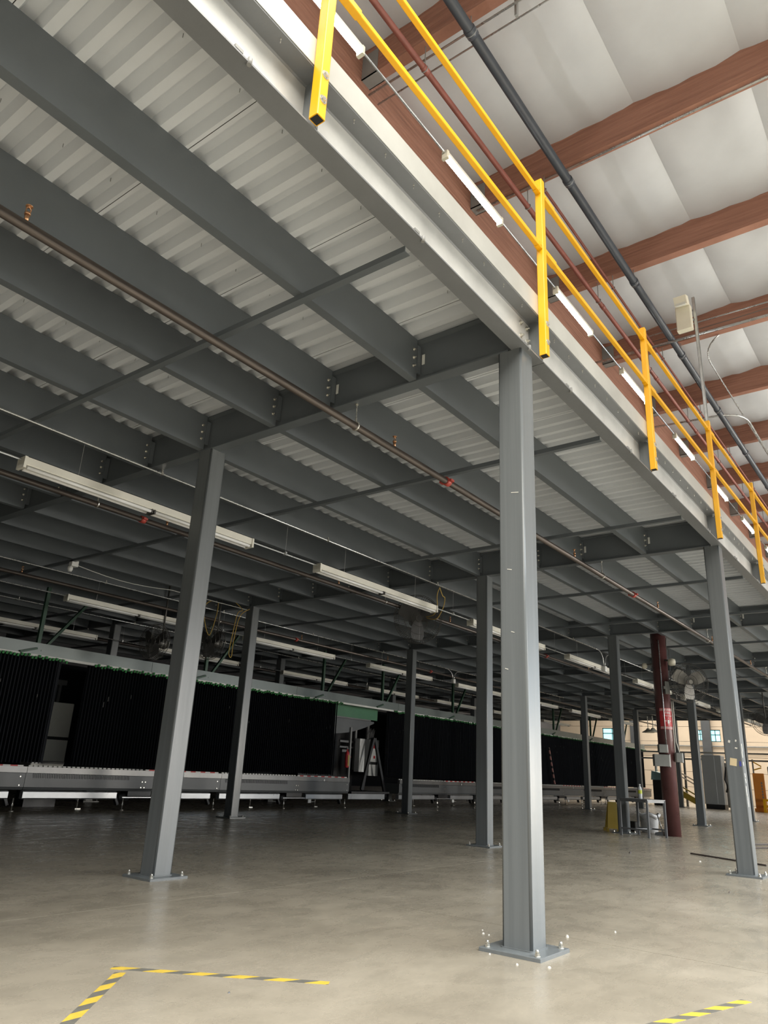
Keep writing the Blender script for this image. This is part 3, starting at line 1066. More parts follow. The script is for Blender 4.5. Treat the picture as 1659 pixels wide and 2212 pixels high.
# ------------------------------------------------------------------ fans
def make_fan(D, label, loc, rotz, bladecol='blade', tilt=0.0):
    t = thing('cage_fan', label, 'fan', loc, None, rotz)     # faces local -Y
    rr = D / 2
    q = MB()
    for y, r2 in ((-.10, rr * .35), (-.11, rr * .68), (-.09, rr * .9), (-.03, rr), (.05, rr), (.11, rr * .85), (.13, rr * .5), (-.115, rr * .12)):
        q.tube([(r2 * math.cos(a), y, r2 * math.sin(a)) for a in [2 * PI * i / 32 for i in range(33)]], .0045, 5, False)
    link('guard_ring', q, M['cage'], t)
    q = MB()
    for i in range(64):
        a = 2 * PI * i / 64
        c, s = math.cos(a), math.sin(a)
        pr_ = [(rr * .12, -.115), (rr * .68, -.11), (rr * .9, -.09), (rr, -.03), (rr, .05), (rr * .85, .11), (rr * .4, .13)]
        q.tube([(u * c, w, u * s) for u, w in pr_], .0026, 3, False)
    o = link('guard_wire', q, M['cage'], t)
    o['kind'] = 'stuff'
    for k in range(3):
        a0 = 2 * PI * k / 3 + .5
        vs = []
        for i in range(6):
            f = i / 5
            rad = rr * (.14 + .76 * f)
            w = rr * (.26 + .46 * math.sin(PI * (f * .75 + .1)))
            for sgn in (-1, 1):
                aa = a0 + sgn * w / rad * .5 * (1.0 if rad > w else .9)
                vs.append((rad * math.cos(aa), sgn * .045, rad * math.sin(aa)))
        fs = [(2 * i, 2 * i + 1, 2 * i + 3, 2 * i + 2) for i in range(5)]
        b = len(vs)
        vs2 = vs + [(v[0], v[1] + .006, v[2]) for v in vs]
        fs2 = fs + [tuple(b + j for j in f[::-1]) for f in fs]
        link('blade', MB().add(vs2, fs2, True), M[bladecol], t)
    link('hub', MB().tube([(0, -.07, 0), (0, .03, 0)], rr * .14, 16), M[bladecol], t)
    link('motor', MB().tube([(0, .06, 0), (0, .08, 0), (0, .30, 0), (0, .33, 0)], [.07, .10, .10, .06], 16), M['cage'], t)
    return t


f1 = make_fan(0.92, 'dark cage fan hanging from the deck left of the nearest column', (6.60, 5.45, 3.74), math.radians(-38), 'darkblade')
link('hanger_post', MB().tube([(0, .2, .08), (0, .2, .46)], .018, 8), M['cage'], f1)
link('hanger_post', MB().tube([(-.18, .1, .1), (-.18, .1, .46)], .012, 6), M['cage'], f1)
f2 = make_fan(0.72, 'dark cage fan behind the yellow looped cord, left of the lit column', (5.25, 9.75, 3.36), math.radians(-80), 'darkblade')
link('hanger_post', MB().tube([(0, .2, .06), (0, .2, HT - 3.36 + .03)], .018, 8), M['cage'], f2)
f3 = make_fan(0.72, 'dark cage fan far left, just left of the leaning column', (4.3, 10.3, 3.24), math.radians(-80), 'darkblade')
link('hanger_post', MB().tube([(0, .2, .06), (0, .2, HT - 3.24 + .03)], .018, 8), M['cage'], f3)


def smooth(pts, n=5):
    P = [Vector(p) for p in pts]
    out = []
    for i in range(len(P) - 1):
        a, b, c, d = P[max(i - 1, 0)], P[i], P[i + 1], P[min(i + 2, len(P) - 1)]
        for k in range(n):
            t = k / n
            out.append(0.5 * ((2 * b) + (c - a) * t + (2 * a - 5 * b + 4 * c - d) * t * t + (3 * b - a - 3 * c + d) * t ** 3))
    return out + [P[-1]]


def cord(label, pts, r=.008):
    pts = smooth(pts)
    return poly('power_cord', label, 'cord', pts, r, 'rope', 6)


cord('yellow cord looping from the conduit to the fan left of the nearest column',
     [(6.05, 4.62, 4.14), (6.03, 4.66, 4.0), (6.1, 4.7, 3.80), (6.3, 4.9, 3.72), (6.5, 5.2, 3.74)])
cord('second yellow cord swinging from the girder to the fan left of the nearest column',
     [(6.05, 4.62, 4.13), (6.3, 4.72, 4.05), (6.5, 4.8, 4.06), (6.52, 4.84, 3.9), (6.55, 5.0, 3.7), (6.6, 5.25, 3.74)])
cord('yellow cord dangling in loops beside the second cage fan',
     [(5.05, 9.6, 4.18), (4.9, 9.6, 4.05), (4.92, 9.6, 3.75), (5.05, 9.55, 3.45), (5.15, 9.52, 3.9), (5.16, 9.52, 4.15)])
cord('yellow cord coil hanging low beside the lit column',
     [(5.5, 9.38, 4.21), (5.6, 9.25, 4.05), (5.45, 9.22, 3.95), (5.4, 9.25, 3.5), (5.36, 9.25, 3.12), (5.44, 9.25, 3.06), (5.45, 9.25, 3.4), (5.52, 9.22, 3.9), (5.75, 9.2, 4.1)])

# ------------------------------------------------------------------ round red column with its sign, boxes and fan
RX, RY, RR_ = 12.42, 2.80, 0.165
t = thing('red_column', 'round oxide-red steel column with boxes and a fire sign, behind the grey table', 'column', (RX, RY, 0))
link('shaft', MB().tube([(0, 0, 0), (0, 0, HT - .02)], RR_, 28), M['redcol'], t)


def curved(z0, z1, a0, a1, r, n=10):
    vs, fs = [], []
    for i in range(n + 1):
        a = a0 + (a1 - a0) * i / n
        for rr in (r, r + .003):
            for z in (z0, z1):
                vs.append((rr * math.cos(a), rr * math.sin(a), z))
    for i in range(n):
        b = i * 4
        fs += [(b, b + 4, b + 5, b + 1), (b + 2, b + 3, b + 7, b + 6), (b + 1, b + 5, b + 7, b + 3), (b, b + 2, b + 6, b + 4)]
    fs += [(0, 1, 3, 2), (4 * n, 4 * n + 2, 4 * n + 3, 4 * n + 1)]
    return MB().add(vs, fs)


AC = math.radians(213)            # bearing of the camera seen from the column
t2 = tag(link('fire_sign', curved(2.15, 2.60, AC - .8, AC + 1.35, RR_ + .001, 14), M['red'], None, (RX, RY, 0)), 'red fire extinguisher sign wrapped round the red column', 'sign')
ch = MB()
for zc in (2.565, 2.185):
    for i in range(15):
        a = AC - .76 + i * .14
        aa, bb = a, a + .06
        r_ = RR_ + .0055
        vs = [(r_ * math.cos(aa), r_ * math.sin(aa), zc - .025), (r_ * math.cos(bb), r_ * math.sin(bb), zc - .025),
              (r_ * math.cos(bb + .05), r_ * math.sin(bb + .05), zc + .025), (r_ * math.cos(aa + .05), r_ * math.sin(aa + .05), zc + .025)]
        ch.add(vs, [(0, 1, 2, 3)])
link('hazard_stripe', ch, M['white'], t2)


def text_on_pole(s, size, zc, ac, parent, name):
    cu_ = bpy.data.curves.new(name, 'FONT')
    cu_.body = s
    cu_.size = size
    cu_.align_x = 'CENTER'
    cu_.align_y = 'CENTER'
    tmp = bpy.data.objects.new(name, cu_)
    COL.objects.link(tmp)
    dg = bpy.context.evaluated_depsgraph_get()
    me0 = tmp.evaluated_get(dg).to_mesh()
    r_ = RR_ + .0056
    vs = [(r_ * math.cos(ac + v.co.x / r_), r_ * math.sin(ac + v.co.x / r_), zc + v.co.y) for v in me0.vertices]
    fs = [tuple(p.vertices) for p in me0.polygons]
    bpy.data.objects.remove(tmp)
    return link(name, MB().add(vs, fs), M['white'], parent)


text_on_pole('FIRE', .075, 2.495, AC + .28, t2, 'lettering')
text_on_pole('EXTINGUISHER', .034, 2.435, AC + .28, t2, 'lettering')
em = MB()
r_ = RR_ + .0056
def pv(u, z):
    return (r_ * math.cos(AC + .28 + u / r_), r_ * math.sin(AC + .28 + u / r_), z)
for ring in (0,):
    pass
em.add([pv(-.07, 2.33), pv(0, 2.40), pv(0, 2.385), pv(-.052, 2.33)], [(0, 1, 2, 3)])
em.add([pv(.07, 2.33), pv(0, 2.40), pv(0, 2.385), pv(.052, 2.33)], [(0, 1, 2, 3)])
em.add([pv(-.07, 2.33), pv(-.052, 2.33), pv(0, 2.245), pv(0, 2.225)], [(0, 1, 2, 3)])
em.add([pv(.07, 2.33), pv(.052, 2.33), pv(0, 2.245), pv(0, 2.225)], [(0, 1, 2, 3)])
em.add([pv(-.022, 2.27), pv(.022, 2.27), pv(.022, 2.35), pv(-.022, 2.35)], [(0, 1, 2, 3)])
link('emblem', em, M['white'], t2)
# boxes and conduits on the red column
bx_ = MB().bbox(-.19, .13, -.07, .07, 0, .24, .01)
t = thing('control_box', 'wide grey control box on the red column, below the small square box', 'box', (RX - .26, RY + .02, 1.38), None, math.radians(-57))
link('case', bx_, M['boxgrey'], t)
link('switch_plate', MB().bbox(.132, .15, -.06, .06, -.01, .25, .004), M['white'], t)['label'] = 'white switch plate'
t = thing('control_box', 'small square grey box on the red column, above the wide control box', 'box', (RX - .21, RY + .02, 1.66), None, math.radians(-57))
link('case', MB().bbox(-.09, .09, -.06, .06, 0, .17, .01), M['boxgrey'], t)
link('switch_plate', MB().bbox(.092, .105, -.05, .05, 0, .17, .004), M['white'], t)['label'] = 'white switch plate'
t = thing('control_box', 'grey outlet box with white plates on the right side of the red column', 'box', (RX - .02, RY - .25, 1.48), None, math.radians(-57))
link('case', MB().bbox(-.07, .06, -.07, .07, 0, .19, .01), M['boxgrey'], t)
link('switch_plate', MB().bbox(.062, .08, -.06, .06, -.01, .19, .004), M['white'], t)['label'] = 'white switch plate'
pa = Vector((RX + (RR_ + .02) * math.cos(AC - .25), RY + (RR_ + .02) * math.sin(AC - .25), 0))
poly('column_conduit', 'long thin conduit up the left of the red column', 'conduit', [pa + Vector((0, 0, z)) for z in (1.83, 2.5, 3.3, HB - .1)], .011, 'galv', 8)
pb_ = Vector((RX + (RR_ + .02) * math.cos(AC + .95), RY + (RR_ + .02) * math.sin(AC + .95), 0))
for i_ in range(2):
    off = Vector((.02 * i_, -.03 * i_, 0))
    poly('column_conduit', 'short pale conduit down the right of the red column, %s of two' % ('left', 'right')[i_], 'conduit',
         [pb_ + off + Vector((0, 0, z)) for z in (2.75, 2.3, 1.9)] + [pb_ + off + Vector((.0, -.05 * i_, 1.68))], .011, 'fixture', 8)
pts = [Vector((RX - .05, RY - .2, 4.15)), Vector((RX - .06, RY - .19, 3.95)), Vector((RX + .0, RY - .23, 3.85)), Vector((RX - .02, RY - .22, 3.6)), Vector((RX - .02, RY - .21, 3.2)), Vector((RX - .14, RY - .12, 3.05)), Vector((RX - .17, RY - .05, 2.9))]
poly('fan_cord', 'dark cord snaking down the red column beside its fan', 'cord', smooth(pts), .009, 'cage', 6)
fc = make_fan(0.84, 'large grey cage fan mounted on the round red column', (RX - .02, RY - .60, 3.15), math.radians(-52), 'blade')
q = MB()
q.bar((-.5, .18, -.12), (0, .16, -.05), .06, .06)
q.bar((-.42, .2, -.25), (-.42, .2, 0.02), .10, .10)
link('wall_bracket', q, M['boxgrey'], fc)
t = thing('camera_dome', 'white round camera head on the red column just above its fan', 'camera', (RX - .12, RY - .30, 3.60))
link('head', MB().lathe([(.03, -.09), (.075, -.07), (.085, 0), (.075, .05), (.03, .07)], 16), M['ivory'], t)
link('arm', MB().bar((0, 0, .02), (.06, .16, .05), .05, .04), M['cage'], t)
t = thing('camera_dome', 'small white camera head on the left side of the red column', 'camera', (RX - .05, RY + .33, 3.55))
link('head', MB().lathe([(.03, -.07), (.06, -.05), (.065, 0), (.05, .05), (.02, .06)], 16), M['ivory'], t)
link('arm', MB().bar((0, 0, .02), (.03, -.17, .03), .04, .03), M['cage'], t)

# ------------------------------------------------------------------ table, bottle, bin, wet floor sign
TX = [(11.10, 2.87), (11.70, 2.715), (11.34, 3.51), (11.94, 3.355)]
tb = thing('steel_table', 'small grey steel work table in front of the red column', 'table', (TX[0][0], TX[0][1], 0))
ax = Vector((TX[1][0] - TX[0][0], TX[1][1] - TX[0][1], 0))
ay = Vector((TX[2][0] - TX[0][0], TX[2][1] - TX[0][1], 0))
cen = (ax + ay) / 2
link('tabletop', MB().obox(cen + Vector((0, 0, .705)), ax / 2 * 1.06, ay / 2 * 1.06, (0, 0, .008)), M['bench'], tb)
fr = MB()
for p0, d in ((Vector((0, 0, .675)), ax), (Vector((0, 0, .675)), ay), (ay + Vector((0, 0, .675)), ax), (ax + Vector((0, 0, .675)), ay)):
    fr.bar(p0, p0 + d, .03, .045)
link('apron', fr, M['bench'], tb)
for v in (Vector((0, 0, 0)), ax, ay, ax + ay):
    q = MB().bar(v, v + Vector((0, 0, .69)), .04, .04, (1, 0, 0))
    link('leg', q, M['bench'], tb)
link('lower_shelf', MB().bar(Vector((0, 0, .14)), ay + Vector((0, 0, .14)), .03, .03).bar(ax + Vector((0, 0, .14)), ax + ay + Vector((0, 0, .14)), .03, .03).bar(ay * .5 + Vector((0, 0, .14)), ay * .5 + ax + Vector((0, 0, .14)), .03, .03), M['bench'], tb)
bt = thing('water_bottle', 'clear water bottle with a lime label standing on the grey table', 'bottle', (11.42, 3.10, .713))
link('body', MB().lathe([(.038, 0), (.04, .01), (.038, .06), (.04, .075), (.04, .19), (.03, .22), (.016, .245), (.015, .262)], 16), M['bottle'], bt)
link('label', MB().lathe([(.0408, .10), (.0412, .105), (.0412, .165), (.0408, .17)], 16), M['label'], bt)
link('cap', MB().lathe([(.018, .262), (.018, .283), (.016, .286)], 12), M['white'], bt)
bn = thing('bag_bin', 'grey bin with a translucent liner bag standing under the grey table', 'bin', (12.85, 3.42, 0))
link('bin_body', MB().lathe([(.16, 0), (.17, .02), (.2, .33), (.205, .36)], 20), M['bag'], bn)
q = MB()
prof = [(.19, .30), (.225, .33), (.24, .38), (.20, .40)]
vs, fs = [], []
for i, (r2, z) in enumerate(prof):
    for k in range(24):
        a = 2 * PI * k / 24
        rr = r2 * (1 + .06 * math.sin(5 * a + i) + .04 * math.sin(11 * a))
        vs.append((rr * math.cos(a), rr * math.sin(a), z + .02 * math.sin(4 * a)))
for i in range(3):
    for k in range(24):
        j = (k + 1) % 24
        fs.append((i * 24 + k, i * 24 + j, i * 24 + 24 + j, i * 24 + 24 + k))
link('liner_bag', q.add(vs, fs, True), M['bag'], bn)
t = thing('dust_pan', 'grey long-handled dust pan leaning beside the bin', 'pan', (12.45, 3.0, 0))
link('pan', MB().prism([(-.02, 0), (.16, 0), (.14, .05), (0, .08)], 'X', -.12, .12), M['bench'], t)
link('handle', MB().tube([(0, .02, .05), (.02, .12, .40)], .012, 8), M['galv'], t)
lb = thing('crate', 'low dark crate lying under the grey table beside the bin', 'crate', (12.95, 3.85, 0))
q = MB()
q.box(-.15, .15, -.12, .12, 0, .015)
for a in ((-.15, -.14, -.12, .12), (.14, .15, -.12, .12), (-.14, .14, -.12, -.11), (-.14, .14, .11, .12)):
    q.box(a[0], a[1], a[2], a[3], .015, .20)
link('tray', q, M['black'], lb)
wf_ = thing('wet_floor_sign', 'yellow folding wet floor sign left of the grey table', 'sign', (12.25, 4.02, 0), None, math.radians(-57))
for s in (-1, 1):
    q = MB()
    c0 = Vector((0, s * .14, 0))
    top = Vector((0, s * .015, .60))
    w0, w1 = .15, .09
    th = Vector((0, .012 * s, .0))
    vs = [c0 + Vector((-w0, 0, .06)), c0 + Vector((w0, 0, .06)), top + Vector((w1, 0, 0)), top + Vector((-w1, 0, 0))]
    for sx in (-1, 1):
        vs += []
    v2 = [v + th for v in vs]
    q.add(vs + v2, [(0, 1, 2, 3), (7, 6, 5, 4), (0, 4, 5, 1), (1, 5, 6, 2), (2, 6, 7, 3), (3, 7, 4, 0)])
    for sx in (-1, 1):
        q.box(sx * w0 - .03, sx * w0 + .03, min(c0.y, c0.y + th.y) - .004, max(c0.y, c0.y + th.y) + .01, 0, .07)
    link('panel', q, M['signyellow'], wf_)

# ------------------------------------------------------------------ floor marks and debris
def tape(label, a, b_, w=.055, mat='tape'):
    a, b_ = Vector((*a, 0)), Vector((*b_, 0))
    d = b_ - a
    o = link('floor_tape', MB().box(0, d.length, -w / 2, w / 2, 0.0003, .0012), M[mat], None, (a.x, a.y, 0), math.atan2(d.y, d.x))
    return tag(o, label, 'tape', 'hazard tape strips on the floor')


tape('yellow and black hazard tape strip slanting to the bottom left corner', (-2.063, 1.165), (-2.80, 0.53), .055, 'tape2')
tape('yellow and black hazard tape strip running right from the corner at lower left', (-2.04, 1.27), (-1.43, 0.345))
tape('yellow and black hazard tape strip at the bottom right', (-0.10, -1.275), (-1.15, -0.975), .055, 'tape2')
poly('floor_rod', 'thin dark rod lying on the floor left of the right-edge column', 'rod', [(8.37, 1.33, .012), (8.0, .72, .012), (7.6, 0.1, .012)], .012, 'rust', 6)
poly('floor_track', 'long thin dark rail on the floor behind the right-edge column', 'rail', [(11.4, 1.35, .012), (13.2, 0.6, .012), (15, -.2, .012)], .014, 'rust', 6)
poly('floor_track', 'second thin rail on the floor beside the long one at right', 'rail', [(10.6, 1.1, .012), (12, .45, .012)], .010, 'rust', 6)


def chip(x, y, s, label, mat='chip'):
    s = s * .62
    q = MB()
    rr = random.Random(int(x * 1000 + y * 77))
    pts = [(s * rr.uniform(.6, 1.2) * math.cos(a), s * rr.uniform(.6, 1.2) * math.sin(a)) for a in [2 * PI * k / 7 for k in range(7)]]
    h = s * rr.uniform(.6, 1.1)
    vs = [(u, w, 0) for u, w in pts] + [(u * .6 + .1 * s, w * .6, h) for u, w in pts]
    fs = [(i, (i + 1) % 7, 7 + (i + 1) % 7, 7 + i) for i in range(7)] + [tuple(range(6, -1, -1)), tuple(range(7, 14))]
    return tag(link('debris_chip', q.add(vs, fs), M[mat], None, (x, y, 0)), label, 'debris', 'loose chips on the concrete')


chip(7.42, 1.96, .035, 'small dark lump on the floor between nearest column and table', 'rust')
chip(-0.345, -0.125, .014, 'white chip at the left long side of the nearest base plate')
chip(-0.262, -0.285, .017, 'white chip at the near corner of the nearest base plate')
chip(0.63, 0.0, .020, 'white chip lying on the floor joint right of the nearest column')
chip(0.26, 0.437, .014, 'white chip in the cluster left of the nearest column, upper one')
chip(0.253, 0.39, .011, 'white chip in the cluster left of the nearest column, lower one')
chip(0.36, 0.50, .011, 'white chip in the cluster left of the nearest column, farthest one')
chip(1.08, -.165, .014, 'flat white chip right of the nearest column past the joint')
chip(7.2, .88, .03, 'white scrap near the dark rod at right')
chip(4.16, -.21, .02, 'dark fleck on the floor in front of the right-edge column', 'rust')
chip(-1.90, .552, .010, 'tiny blue-grey fleck inside the taped corner at lower left', 'darkpipe')
chip(-.235, .11, .012, 'white chip behind the right rear bolt of the nearest base plate')

# ------------------------------------------------------------------ pocket sorter behind the columns
YM = 11.8
fr_t = thing('sorter_frame', 'long grey-green overhead rail with green posts above the black curtains', 'frame', (0, YM, 0))
segx = [-4.0, 0.7, 5.4, 10.1, 14.8, 19.5, 24.2, 28.9, 33.6, 38.3]
for a, b_ in zip(segx[:-1], segx[1:]):
    link('rail_panel', MB().box(a + .004, b_ - .004, 0, .05, 2.83, 3.06), M['railgrey'], fr_t)
    link('lit_clip_rail', MB().box(a + .004, b_ - .004, -.03, -.001, 2.785, 2.835), M['dash'], fr_t)  # white colour stands in for light catching the lower flange
for x in [-1.6, 2.75, 6.97, 11.22, 14.03, 18.2, 22.4, 26.6, 30.8, 35.0]:
    q = MB().box(x - .035, x + .035, .05, .12, 2.85, HB - .0)
    p_ = link('post', q, M['green'], fr_t)
    link('brace', MB().bar((x + .05, .03, 2.9), (x + .95, .09, HB - .1), .06, .05).bar((x - .05, -.01, 2.95), (x - .38, -.02, 2.84), .05, .04), M['green'], p_)

SP = 0.072


def curtain(x0, x1, label, z0=0.83, z1=2.80):
    t = thing('pocket_curtain', label, 'curtain', (0, YM, 0), 'black hanging pocket curtains')
    q, c = MB(), MB()
    x = x0
    k = 0
    rr = random.Random(int(x0 * 10))
    while x < x1:
        dz = rr.uniform(-.02, .02)
        q.obox((x, .16, (z0 + z1) / 2), (.028, .04, 0), (-.003, .004, 0), (0, 0, (z1 - z0) / 2 + dz * .3))
        c.obox((x, -.05, z1 - .015 + dz * 1.1), (.024, .01, 0), (-.003, .008, 0), (0.004, 0, .026))
        x += SP
        k += 1
    q.box(x0, x1, .24, .27, z0 + .02, z1)
    o = link('pocket', q, M['curtain'], t)
    o['kind'] = 'stuff'
    o = link('green_clip', c, M['capgreen'], t)
    o['kind'] = 'stuff'
    lab = MB()
    for i in range(int((x1 - x0) * 1.3)):
        xx = rr.uniform(x0 + .2, x1 - .2)
        zz = rr.uniform(2.0, 2.45)
        lab.obox((xx, .105, zz), (.010, .006, .004), (0, 0, .045 * rr.uniform(.5, 1.2)), (0, .002, 0))
    link('white_tag', lab, M['lip'], t)
    return t


curtain(-4.0, 3.40, 'black pleated pocket curtain at the far left behind the leaning column')
curtain(4.0, 12.0, 'black pleated pocket curtain behind the lit column, left of the machine gap')
curtain(14.55, 38.4, 'long black pleated pocket curtain right of the machine gap, running to the far end')
dark_sheet = link('pocket_curtain', MB().box(-6, 38, 0, .05, .5, 3.0), M['curtain'], None, (0, YM + 2.2, 0))  # dark sheet added so the gaps behind the machine go black
tag(dark_sheet, 'plain black sheet added to darken the gaps between the pleated curtains', 'curtain')

# lower conveyor modules
ML = 4.70
mprot = None
for k, x in enumerate([-6.55, -1.85, 2.85, 7.55, 14.65, 19.35, 24.05, 28.75, 33.45]):
    lab = 'low grey conveyor module under the black curtains, %s from the left' % ORD[k]
    if mprot is None:
        t = thing('conveyor_module', lab, 'conveyor', (x, YM, 0), 'low conveyor modules under the curtains')
        link('housing', MB().prism([(-.22, .37), (-.25, .42), (-.25, .66), (-.22, .665), (.3, .665), (.3, .37)], 'X', 0.004, ML - .004), M['housing'], t)
        link('top_lip', MB().box(.004, ML - .004, -.27, -.19, .667, .775), M['lip'], t)
        d = MB()
        xx = .05
        while xx < ML * .55:
            d.box(xx, xx + .065, -.20, -.17, .776, .80)
            xx += .098
        o = link('marker_dash', d, M['dash'], t)
        o['kind'] = 'stuff'
        link('warning_tape', MB().box(ML * .56, ML - .05, -.20, -.17, .776, .798), M['redwhite'], t)
        lv = MB()
        for i in range(60):
            lv.obox((.15 + i * .035, -.252, .62), (.004, 0, .008), (0, .006, 0), (-.008, 0, .035))
        o = link('louvre', lv, M['black'], t)
        o['kind'] = 'stuff'
        lv = MB()
        for xx, zz in ((2.55, .55), (2.63, .55), (2.53, .44), (2.61, .44), (4.6, .6), (4.6, .45)):
            lv.tube([(xx, -.251, zz), (xx, -.262, zz)], .013, 8)
        link('cover_screw', lv, M['zinc'], t)
        for a, b_ in ((.0, 2.0), (2.95, ML - .25)):
            link('drive_rail', MB().prism([(-.20, .21), (-.235, .23), (-.235, .335), (-.20, .355), (-.12, .355), (-.12, .21)], 'X', a + .02, b_), M['alu'], t)
        link('drive_motor', MB().box(2.28, 2.85, -.2, .05, .27, .365).tube([(2.1, -.1, .24), (2.35, -.1, .24)], .075, 14), M['black'], t)
        link('cross_bar', MB().box(2.15, 3.0, -.22, -.19, .235, .255), M['alu'], t)
        for xx in (2.12, ML - .18):
            lg = link('leg', MB().bar((xx - .12, -.10, .34), (xx, -.10, .10), .05, .09, (0, 1, 0)), M['black'], t)
            link('levelling_foot', MB().tube([(xx + .04, -.24, .015), (xx + .04, -.24, .23)], .011, 8).tube([(xx + .04, -.24, .10), (xx + .04, -.24, .13)], .02, 6).tube([(xx + .04, -.24, 0), (xx + .04, -.24, .016)], .045, 12), M['zinc'], lg)
            link('rear_foot', MB().tube([(xx - .7, .2, 0.0), (xx - .7, .2, .40)], .015, 8).box(xx - .76, xx - .64, .15, .25, 0, .02), M['zinc'], lg)
        link('sensor', MB().bbox(3.05, 3.17, -.26, -.22, .13, .22, .006).box(3.14, 3.34, -.245, -.238, .155, .163), M['white'], t)['label'] = 'white sensor box'
        link('reflector', MB().tube([(3.6, -.27, .70), (3.6, -.285, .70)], .028, 12), M['white'], t)
        mprot = t
    else:
        dup(mprot, (x, YM, 0), lab)

# gap at left: tall cabinet between the curtains
t = thing('machine_cabinet', 'narrow pale cabinet standing in the gap between the left curtains', 'cabinet', (3.82, YM + .9, 0))
link('body', MB().bbox(-.30, .42, 0, .4, .68, 2.05, .01), M['fixture'], t)
link('seam', MB().box(-.302, .422, -.004, 0.0, 1.30, 1.36), M['black'], t)
link('base_band', MB().box(-.302, .422, -.006, 0.0, .82, .88), M['lip'], t)
link('leg_frame', MB().box(-.28, .40, .03, .37, 0, .68), M['black'], t)
link('top_box', MB().box(.0, .22, .1, .3, 2.42, 2.52).box(.08, .14, .15, .25, 2.05, 2.42), M['lip'], t)

# machine gap: end of the conveyor, cabinets and A-frame
t = thing('transfer_machine', 'dark transfer machine with white panels and an A-shaped frame in the gap', 'machine', (13.4, YM + .3, 0))
link('sign_board', MB().box(-1.45, .85, .1, .14, 2.48, 2.83), M['boardgreen'], t)
link('board_edge', MB().box(-1.45, .5, .08, .12, 2.44, 2.48), M['lip'], t)
vs = []
hood = MB()
nh = 10
hp = [(-1.45 + 2.2 * i / nh, 2.44, 2.44 - .42 * (1 - (i / nh) ** 2) - .05) for i in range(nh + 1)]
vsh = [(x, .15, za) for x, za, zb in hp] + [(x, .15, zb) for x, za, zb in hp] + [(x, .9, za) for x, za, zb in hp] + [(x, .9, zb) for x, za, zb in hp]
n1 = nh + 1
fsh = []
for i in range(nh):
    fsh += [(i, i + 1, n1 + i + 1, n1 + i), (n1 + i, n1 + i + 1, 3 * n1 + i + 1, 3 * n1 + i)]
link('hood', hood.add(vsh, fsh), M['housing'], t)
wp = link('white_panel', MB().bbox(.30, .56, .3, .5, .95, 1.92, .01), M['white'], t)
wp = link('white_panel', MB().bbox(.80, 1.26, .3, .5, .85, 1.92, .01), M['white'], t)
link('red_notice', MB().box(.86, 1.12, .293, .299, 1.66, 1.76), M['red'], wp)
link('red_notice', MB().box(1.0, 1.08, .293, .299, 1.36, 1.44), M['red'], wp)
link('panel_band', MB().box(.72, 1.19, .285, .298, 1.18, 1.26), M['black'], t)
q = MB()
q.bar((.60, .0, 1.95), (.02, -.06, .45), .09, .06, (0, 1, 0))
q.bar((.64, .0, 1.95), (1.22, -.06, .25), .09, .06, (0, 1, 0))
q.bar((.62, .1, 1.95), (.30, .1, .45), .05, .05, (0, 1, 0))
link('a_frame', q, M['black'], t)
link('dark_back', MB().box(-1.4, 1.1, 1.2, 1.25, .3, 2.4), M['black'], t)
q = MB()
q.box(-.42, -.36, .1, .16, .4, 2.2)
q.box(.42, .50, .6, .66, 1.0, 2.35)
q.box(1.02, 1.12, .6, .66, 1.0, 2.35)
link('upright', q, M['hanger'], t)
q = MB()
q.box(-.9, .35, .7, .76, 2.13, 2.18)
q.box(-.3, .45, .6, .64, 1.78, 1.84)
q.box(-.3, .45, .6, .64, 1.62, 1.67)
q.box(-.2, .2, .58, .62, 1.50, 1.57)
link('cross_tube', q, M['lip'], t)
q = MB()
for i in range(7):
    x_ = .50 + .05 * i
    q.tube([(x_, .2, 1.9), (x_ + .02 * math.sin(i), .15, 2.12), (x_ + .08, .2, 2.2 + .02 * (i % 3)), (x_ + .11, .3, 2.0)], .007, 5)
link('air_hose', q, M['lip'], t)
link('indicator', MB().tube([(-.02, .4, 1.36), (-.02, .38, 1.36)], .02, 8), M['red'], t)
link('floor_skid', MB().box(-.9, .9, -.45, .5, .37, .42), M['black'], t)
link('skid_rail', MB().box(-1.1, .6, -.5, -.45, .22, .36), M['alu'], t)
t = thing('fire_extinguisher', 'red extinguisher with a yellow tag hanging at the edge of the machine gap', 'extinguisher', (12.33, YM - .05, 1.05))
link('cylinder', MB().lathe([(.045, 0), (.06, .02), (.06, .36), (.045, .42), (.02, .45), (.02, .5)], 14), M['red'], t)
link('handle', MB().box(-.05, .05, -.015, .015, .5, .54), M['black'], t)
link('tag', MB().box(-.03, .03, -.066, -.062, .05, .34), M['signyellow'], t)

# ------------------------------------------------------------------ far hall beyond the mezzanine
t = thing('electrical_cabinet', 'large light grey cabinet far right beyond the columns', 'cabinet', (36.6, 7.45, 0))
link('body', MB().bbox(0, .7, 0, .95, .22, 2.55, .02), M['cabinet'], t)
link('side_door', MB().bbox(-.02, 0.0, .32, .93, .26, 2.5, .01), M['cabinet'], t)
link('plinth', MB().box(.03, .68, .03, .92, 0, .22), M['black'], t)
t = thing('pipe_stand', 'tangled vertical pipes and hoses right of the large grey cabinet', 'pipework', (36.8, 7.15, 0))
link('pipe', MB().tube([(0, 0, 0), (0, 0, 3.9)], .04, 8), M['pale'], t)
link('pipe', MB().tube([(0.1, .18, .1), (0.1, .18, 2.2)], .06, 8), M['hanger'], t)
link('hose', MB().tube([(0, .15, 2.0), (-.1, .22, 1.4), (-.05, .12, 1.1), (-.1, .2, .8)], .05, 8), M['black'], t)
t = thing('yellow_stair', 'yellow and pale steel stair far beyond, right of the red column', 'stair', (36.5, 8.45, 0))
